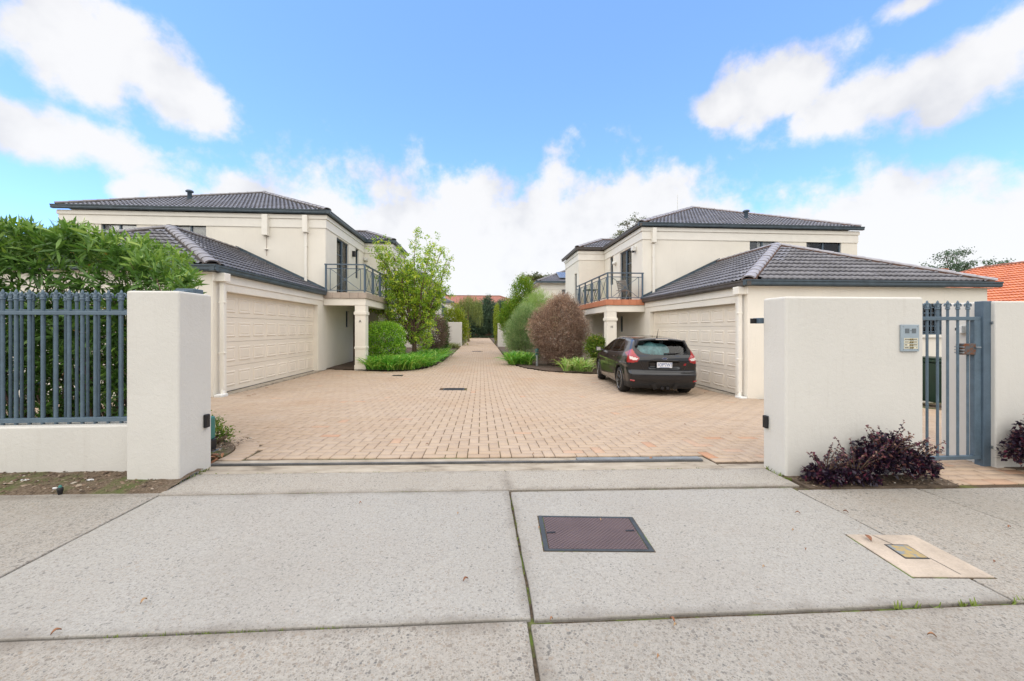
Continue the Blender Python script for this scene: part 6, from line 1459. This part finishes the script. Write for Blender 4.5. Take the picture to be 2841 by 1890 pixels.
# weeping tree
c = at(1300, 850, Y=44); r = np.random.default_rng(15); t = thing('weeping_tree', 'olive green weeping tree at the far left of the drive', 'tree', (c.x, 44, gz(c.x, 44)))
MB().tube([(c.x, 44, gz(c.x, 44) - .1), (c.x - .1, 44, 2), (c.x, 44, 4.2)], [.14, .1, .05], 7).build('trunk', MAT['twig'], t)
p, d = shell_points([(c.x, 44, 3.9, 1.35, 1.2, 1.25), (c.x + .7, 44, 3.3, .8, .8, 1.0)], 420, .4, 15, .15, -.1); P, D = [], []
for a in p:
    l = r.uniform(.7, 2.0)
    for k in range(24): P.append(a + np.array([r.normal(0, .05), r.normal(0, .05), -l * k / 24])); D.append((r.normal(0, .4), r.normal(0, .4), -1))
foliage('foliage', t, 'weeping', [leaf_np(np.array(P), np.array(D), .16, .012, np.repeat(r.random(len(p)), 24) * .7 + r.random(len(P)) * .3, NEEDLE, 0, .3, 15)])
# dark trees closing the view
for k, (px, ty, w_, lab) in enumerate([(1322, 842, 1.5, 'dark green conifer left of the end of the drive'), (1352, 826, 1.6, 'tallest dark conifer closing the end of the drive'), (1392, 834, 1.5, 'dark green conifer right of the end of the drive')]):
    Y = 64 + k % 2; top_ = at(px, ty, Y=Y); c = top_
    bush('dark_conifer', lab, 'tree', [(c.x, Y, 1.9, w_ * 1.5, 1.5, 2.0), (c.x + .2, Y, 3.4, w_ * 1.3, 1.3, 1.9), (c.x, Y, top_.z - 1.3, w_ * .55, .9, 1.3)], 'conifer_dark', 9000, .26, .05, depth=.3, cl=9, spread=.16, wild=.6, upb=.5, lump=.28, seed=50 + k, stems=5, group='dark trees at the end of the drive')
r = np.random.default_rng(4); o = foliage('far_ground_cover', None, 'conifer_dark', [strap_mass('', None, [(r.uniform(-3.5, 3.5), r.uniform(62.6, 63.6)) for _ in range(60)], '', 25, .8, .03, 6)]); tag(o, 'low dark planting across the end of the drive', 'ground cover', kind='stuff')
# trees behind the roofs
def sparse_tree(label, tips, Y, trunk_px, mat, seed, leafs=70, L=.16, sp=.5):
    r = np.random.default_rng(seed); b0 = at(trunk_px, 900, Y=Y); base = Vector((b0.x, Y, gz(b0.x, Y))); t = thing('gum_tree', label, 'tree', base); b = MB(); f0 = Vector((b0.x, Y, at(trunk_px, max(p_[1] for p_ in tips), Y=Y).z - 1.0)); MB().tube([base - Vector((0, 0, .2)), base.lerp(f0, .5), f0], [.22, .17, .12], 7).build('trunk', MAT['twig'], t); P, D, T = [], [], []
    for (px, py) in tips:
        tip = at(px, py, Y=Y + r.normal(0, .8)); mid = f0.lerp(tip, .5) + Vector((r.normal(0, .3), 0, .3)); b.tube([f0, mid, tip], [.08, .045, .012], 5)
        for k in range(7):
            c = mid.lerp(tip, r.uniform(.3, 1.1)) + Vector(r.normal(0, sp, 3)) * np.array([1, 1, .6]).tolist()[2] if False else mid.lerp(tip, r.uniform(.45, 1.08)) + Vector((r.normal(0, sp), r.normal(0, sp), r.normal(0, sp * .5))); ct = r.random(); b.tube([mid.lerp(tip, .6), c], [.02, .006], 4, cap=False)
            for q_ in range(leafs // 2): P.append(c + Vector((r.normal(0, sp * .5), r.normal(0, sp * .5), r.normal(0, sp * .28)))); D.append(r.normal(0, 1, 3)); T.append(ct * .6 + r.random() * .4)
    n = len(P); foliage('foliage', t, mat, [leaf_np(np.array(P), np.array(D), r.uniform(.6, 1.2, n) * L, L * .28, np.array(T), DIAMOND, .2, .3, seed)]); b.build('branches', MAT['twig'], t)
sparse_tree('sparse olive tree showing above the valley of the right roof', [(1745, 640), (1735, 612), (1765, 600), (1778, 625), (1800, 615), (1722, 655), (1700, 668), (1790, 640), (1830, 605)], 36, 1765, 'gum', 61, 60, .15, .32)
sparse_tree('dark leafy tree behind the orange roof', [(2620, 700), (2648, 705), (2640, 730), (2600, 752), (2560, 748), (2680, 735), (2720, 745), (2750, 732), (2805, 735), (2660, 755), (2700, 760), (2630, 755)], 40, 2660, 'conifer_dark', 62, 70, .22, .6)
sparse_tree('broad olive tree behind the solar-panelled house on the right', [(1470, 770), (1490, 762), (1508, 768), (1480, 785), (1500, 780), (1460, 778)], 50, 1486, 'gum', 63, 120, .22, .5)
# ------------------------------------------------------------------ houses further along and behind
simple('solar_blue', (.055, .085, .13), .15, .0, amt=.15, spec=.8); simple('red_tile_far', (.30, .115, .075), .7, amt=.3, scale=3, fine=14); simple('brick_red', (.38, .15, .09), .8)
simple('ridge_red', (.33, .12, .075), .7, amt=.2)
def hip_house(label, x0, x1, y0, y1, zw, tan_, tile, wall='render_cream', fx=.35, gut='gutter_slate', wins=(), tiled=True, ridge='ridge_left', mortar='mortar_left', slopes='front'):
    H = thing('house', label, 'house', ((x0 + x1) / 2, (y0 + y1) / 2, gz((x0 + x1) / 2, (y0 + y1) / 2)), None)
    b = MB(); xs_ = [x0] + [v for w_ in wins for v in w_[:2]] + [x1]
    for k in range(0, len(xs_), 2): b.box(xs_[k], xs_[k + 1], y0, y0 + .2, -.6, zw)
    for (a, c, za, zb_) in wins: b.box(a, c, y0, y0 + .2, -.6, za); b.box(a, c, y0, y0 + .2, zb_, zw)
    b.box(x0, x0 + .2, y0 + .2, y1, -.6, zw); b.box(x1 - .2, x1, y0 + .2, y1, -.6, zw); b.box(x0 + .2, x1 - .2, y1 - .2, y1, -.6, zw); b.build('wall', MAT[wall], H)
    for (a, c, za, zb_) in wins:
        w_ = MB().box(a, c, y0 + .1, y0 + .16, za, za + .05).box(a, c, y0 + .1, y0 + .16, zb_ - .05, zb_).box(a, a + .05, y0 + .1, y0 + .16, za + .05, zb_ - .05).box(c - .05, c, y0 + .1, y0 + .16, za + .05, zb_ - .05).build('window', MAT['slate_paint'], H)
        MB().box(a + .05, c - .05, y0 + .12, y0 + .125, za + .05, zb_ - .05).build('pane', MAT['window_glass'], w_); MB().box(a, c, y0 + .22, y0 + .24, za, zb_).build('blind', MAT['blind'], w_)
    MB().box(x0 - .03, x1 + .03, y0 - .03, y0 - .001, zw - .5, zw - .15).build('eaves_moulding', MAT['trim_cream'], H)
    a0, a1, c0, c1 = x0 - fx, x1 + fx, y0 - fx, y1 + fx; wX, wY = a1 - a0, c1 - c0; rn = min(wX, wY) / 2; rz = zw + .1 + rn * tan_; z = zw + .1
    if wX <= wY: R0, R1 = (a0 + rn, c0 + rn, rz), (a0 + rn, c1 - rn, rz)
    else: R0, R1 = (a0 + rn, c0 + rn, rz), (a1 - rn, c0 + rn, rz)
    A, B_, C, D = (a0, c0, z), (a1, c0, z), (a1, c1, z), (a0, c1, z); f = MB()
    if wX <= wY: f.add([A, B_, R0], [(0, 1, 2)]).add([B_, C, R1, R0], [(0, 1, 2, 3)]).add([C, D, R1], [(0, 1, 2)]).add([D, A, R0, R1], [(0, 1, 2, 3)])
    else: f.add([A, B_, R1, R0], [(0, 1, 2, 3)]).add([B_, C, R1], [(0, 1, 2)]).add([C, D, R0, R1], [(0, 1, 2, 3)]).add([D, A, R0], [(0, 1, 2)])
    roof = f.build('roof', MAT['red_tile_far' if not tiled else 'dark_bronze'], H); sl = math.sqrt(1 + tan_ ** 2)
    if tiled:
        if slopes == 'front': tiled_slope(roof, (a0, c0, z + .02), (1, 0, 0), (0, 1, tan_), [(0, 0), (wX, 0), (R1[0] - a0 if wX > wY else rn, rn * sl), (rn, rn * sl)] if wX > wY else [(0, 0), (wX, 0), (rn, rn * sl)], tile, False)
        else: tiled_slope(roof, (a0, c1, z + .02), (0, -1, 0), (1, 0, tan_), [(0, 0), (wY, 0), (wY - rn, rn * sl), (rn, rn * sl)] if wY > wX else [(0, 0), (wY, 0), (rn, rn * sl)], tile, False)
    up = Vector((0, 0, .05))
    for P, Q in ((A, R0), (D, R0 if wX > wY else R1), (B_, R0 if wX <= wY else R1), (R0, R1)):
        if (Vector(P) - Vector(Q)).length > .5: caps(roof, Vector(P) + up, Vector(Q) + up, ridge, mortar)
    MB().box(a0 - .1, a1 + .1, c0 - .1, c0 + .02, z - .11, z + .02).build('gutter', MAT[gut], H); MB().box(a0 - .1, a0 + .02, c0 + .02, c1, z - .11, z + .021).build('gutter', MAT[gut], H); MB().box(a1 - .02, a1 + .1, c0 + .02, c1, z - .11, z + .021).build('gutter', MAT[gut], H)
    MB().box(a0, a1, c0, c1, z - .12, z - .105).build('soffit', MAT['trim_cream'], H)
    return H, (a0, c0, z, tan_)
def solar(label, H, info, u0, v0, nx_, ny_, w_=1.0, h_=1.65):
    a0, c0, z, tn = info; sl = math.sqrt(1 + tn * tn); Vd = Vector((0, 1, tn)) / sl; Nn = Vector((0, -tn, 1)) / sl; O = Vector((a0, c0, z))
    for j in range(ny_):
        for i in range(nx_):
            t = thing('solar_panel', (['leftmost', 'second', 'rightmost'] if nx_ == 3 else ['left-hand', 'right-hand'])[i] + ' ' + label, 'solar panel', O + Vector((u0 + i * (w_ + .02), 0, 0)) + Vd * v0, 'solar panels on ' + label.split(' on ')[-1])
            p0 = O + Vector((u0 + i * (w_ + .02), 0, 0)) + Vd * (v0 + j * (h_ + .02)) + Nn * .14; U = Vector((1, 0, 0))
            q = lambda a, c, n_: p0 + U * a + Vd * c + Nn * n_
            f = MB(); f.add([q(0, 0, 0), q(w_, 0, 0), q(w_, h_, 0), q(0, h_, 0), q(0, 0, .035), q(w_, 0, .035), q(w_, h_, .035), q(0, h_, .035)], [(0, 3, 2, 1), (4, 5, 6, 7), (0, 1, 5, 4), (1, 2, 6, 5), (2, 3, 7, 6), (3, 0, 4, 7)]).build('frame', MAT['galvanised'], t)
            c_ = MB()
            for k in range(5): c_.add([q(.03 + k * (w_ - .05) / 5, .03, .039), q(.02 + (k + 1) * (w_ - .05) / 5, .03, .039), q(.02 + (k + 1) * (w_ - .05) / 5, h_ - .03, .039), q(.03 + k * (w_ - .05) / 5, h_ - .03, .039)], [(0, 1, 2, 3)])
            c_.build('cells', MAT['solar_blue'], t)
HG, iG = hip_house('cream house with solar panels beyond the lettered H townhouse', 4.75, 14.0, 31.8, 44, 5.05, .44, 'tile_grey_right', wins=((6.5, 7.7, 3.6, 4.7),))
solar('framed solar panel on the house beyond townhouse H', HG, iG, 1.9, .5, 3, 1)
HB, iB = hip_house('cream house with dark balcony beyond the citrus tree', -14.0, -4.45, 30.5, 46, 5.35, .44, 'tile_grey_left', wins=((-7.5, -6.3, 3.6, 4.7),))
# its balcony over the drive
b = MB().box(-4.45, -3.75, 38.5, 44.5, 2.45, 2.65); b.build('balcony_slab', MAT['render_cream'], HB)
b = MB().box(-3.80, -3.75, 38.5, 44.5, 3.62, 3.68).box(-3.80, -3.75, 38.5, 44.5, 2.72, 2.77).box(-4.45, -3.75, 38.5, 38.55, 3.62, 3.68).box(-4.45, -3.75, 38.5, 38.55, 2.72, 2.77); b.build('handrail', MAT['slate_paint'], HB)
for k in range(26): MB().box(-3.795, -3.755, 38.5 + k * .24, 38.53 + k * .24, 2.65, 3.62).build('baluster', MAT['slate_paint'], HB)
HC, iC = hip_house('cream house with two solar panels at the far left of the drive', -16, -4.2, 56, 68, 5.0, .44, 'tile_grey_left', wins=((-7.6, -5.6, 2.6, 3.9),))
solar('framed solar panel on the far house left of the weeping tree', HC, iC, 8.6, 1.0, 2, 1, 1.3, 1.65)
MB().box(-8.6, -4.3, 55.0, 55.9, 2.2, 2.3).build('balcony_slab', MAT['render_cream'], HC)
for k in range(20): MB().box(-8.6 + k * .22, -8.57 + k * .22, 55.0, 55.03, 2.3, 3.15).build('baluster', MAT['slate_paint'], HC)
MB().box(-8.6, -4.3, 54.98, 55.05, 3.15, 3.2).build('handrail', MAT['slate_paint'], HC)
HR, iR = hip_house('red-tiled house closing the far end of the drive', -14, 10.4, 77, 90, 5.35, .42, 'tile_orange', wall='brick_red', tiled=False, ridge='ridge_red', mortar='mortar_right') if 'ridge_red' in MAT else (None, None)
HO, iO = hip_house('orange-tiled neighbouring house on the far right', 22.9, 32.5, 9.0, 25.0, 2.3, .45, 'tile_orange', wall='brick_red', slopes='side', ridge='ridge_red', mortar='mortar_right')
p = at(2605, 756, Y=30); b = MB().box(p.x - .35, p.x + .35, 29.7, 30.4, 3.5, p.z + .15).box(p.x - .42, p.x + .42, 29.63, 30.47, p.z + .15, p.z + .28)
b.build('chimney', MAT['brick_red'], HO)
# garden walls along the drive
for (x0, x1, y0, y1, z1, lab) in ((-2.95, -1.60, 33.0, 33.3, 1.92, 'near white garden wall end on the left of the drive'), (-2.6, -1.54, 48, 48.3, 1.98, 'far white garden wall end on the left of the drive'), (1.28, 3.2, 31.2, 31.5, 1.80, 'white garden wall end on the right of the drive')):
    tag(MB().box(x0, x1, y0, y1, -.5, z1).build('garden_wall', RW, bevel=.03), lab, 'wall')
# bollard lights
simple('bollard_green', (.03, .13, .12), .35)
def bollard(label, px, py, h=.78):
    p = gp(px, py); t = thing('bollard_light', label, 'light', p, 'bollard lights along the drive')
    MB().lathe([(.055, -.03), (.055, h * .62)], p, 14).build('pole', MAT['galvanised'], t)
    for k in range(3): MB().lathe([(.06, 0), (.095, .012), (.095, .022), (.05, .045)], p + Vector((0, 0, h * .62 + .005 + k * .062)), 14).build('louvre', MAT['bollard_green'], t)
    MB().lathe([(.10, 0), (.10, .018), (.085, .05), (.045, .085), (.012, .095)], p + Vector((0, 0, h * .62 + .195)), 14).build('cap', MAT['bollard_green'], t)
bollard('green-capped grey bollard light beside the strappy clump', 1490, 1017)
bollard('green-capped bollard light half hidden under the citrus tree', 1121, 1008)
# folding chair and table on the right balcony
simple('weathered_wood', (.33, .30, .27), .8, amt=.25, scale=12); simple('green_wood', (.05, .10, .03), .6)
def folding_chair(label, x, y, z, rz):
    t = thing('folding_chair', label, 'chair', (x, y, z), rotz=rz)
    for s in (-1, 1):
        MB().tube([(s * .2, -.22, 0), (s * .2, .16, .82)], .016, 6).build('leg', MAT['weathered_wood'], t); MB().tube([(s * .185, .24, 0), (s * .185, -.20, .44)], .016, 6).build('leg', MAT['weathered_wood'], t)
    for k in range(6): MB().box(-.2, .2, -.22 + k * .07, -.165 + k * .07, .43, .448).build('seat_slat', MAT['weathered_wood'], t)
    for k in range(5):
        yy, zz = .02 + k * .032, .50 + k * .07; MB().add([(a, yy + b_, zz + c) for a in (-.2, .2) for b_, c in ((0, 0), (.024, .054), (.038, .048), (.014, -.006))], [(0, 1, 5, 4), (1, 2, 6, 5), (2, 3, 7, 6), (3, 0, 4, 7), (0, 3, 2, 1), (4, 5, 6, 7)]).build('back_slat', MAT['weathered_wood'], t)
folding_chair('weathered folding wooden chair on the balcony of townhouse H', 5.72, 15.75, 2.462, 2.3)
t = thing('folding_table', 'small green folding table on the balcony of townhouse H', 'table', (5.15, 18.4, 2.462), rotz=.2)
MB().box(-.3, .3, -.3, .3, .70, .725).build('tabletop', MAT['green_wood'], t, bevel=.006)
for s in (-1, 1): MB().tube([(s * .26, -.26, 0), (s * .26, .26, .70)], .014, 6).build('leg', MAT['green_wood'], t); MB().tube([(s * .23, .26, 0), (s * .23, -.26, .70)], .014, 6).build('leg', MAT['green_wood'], t)
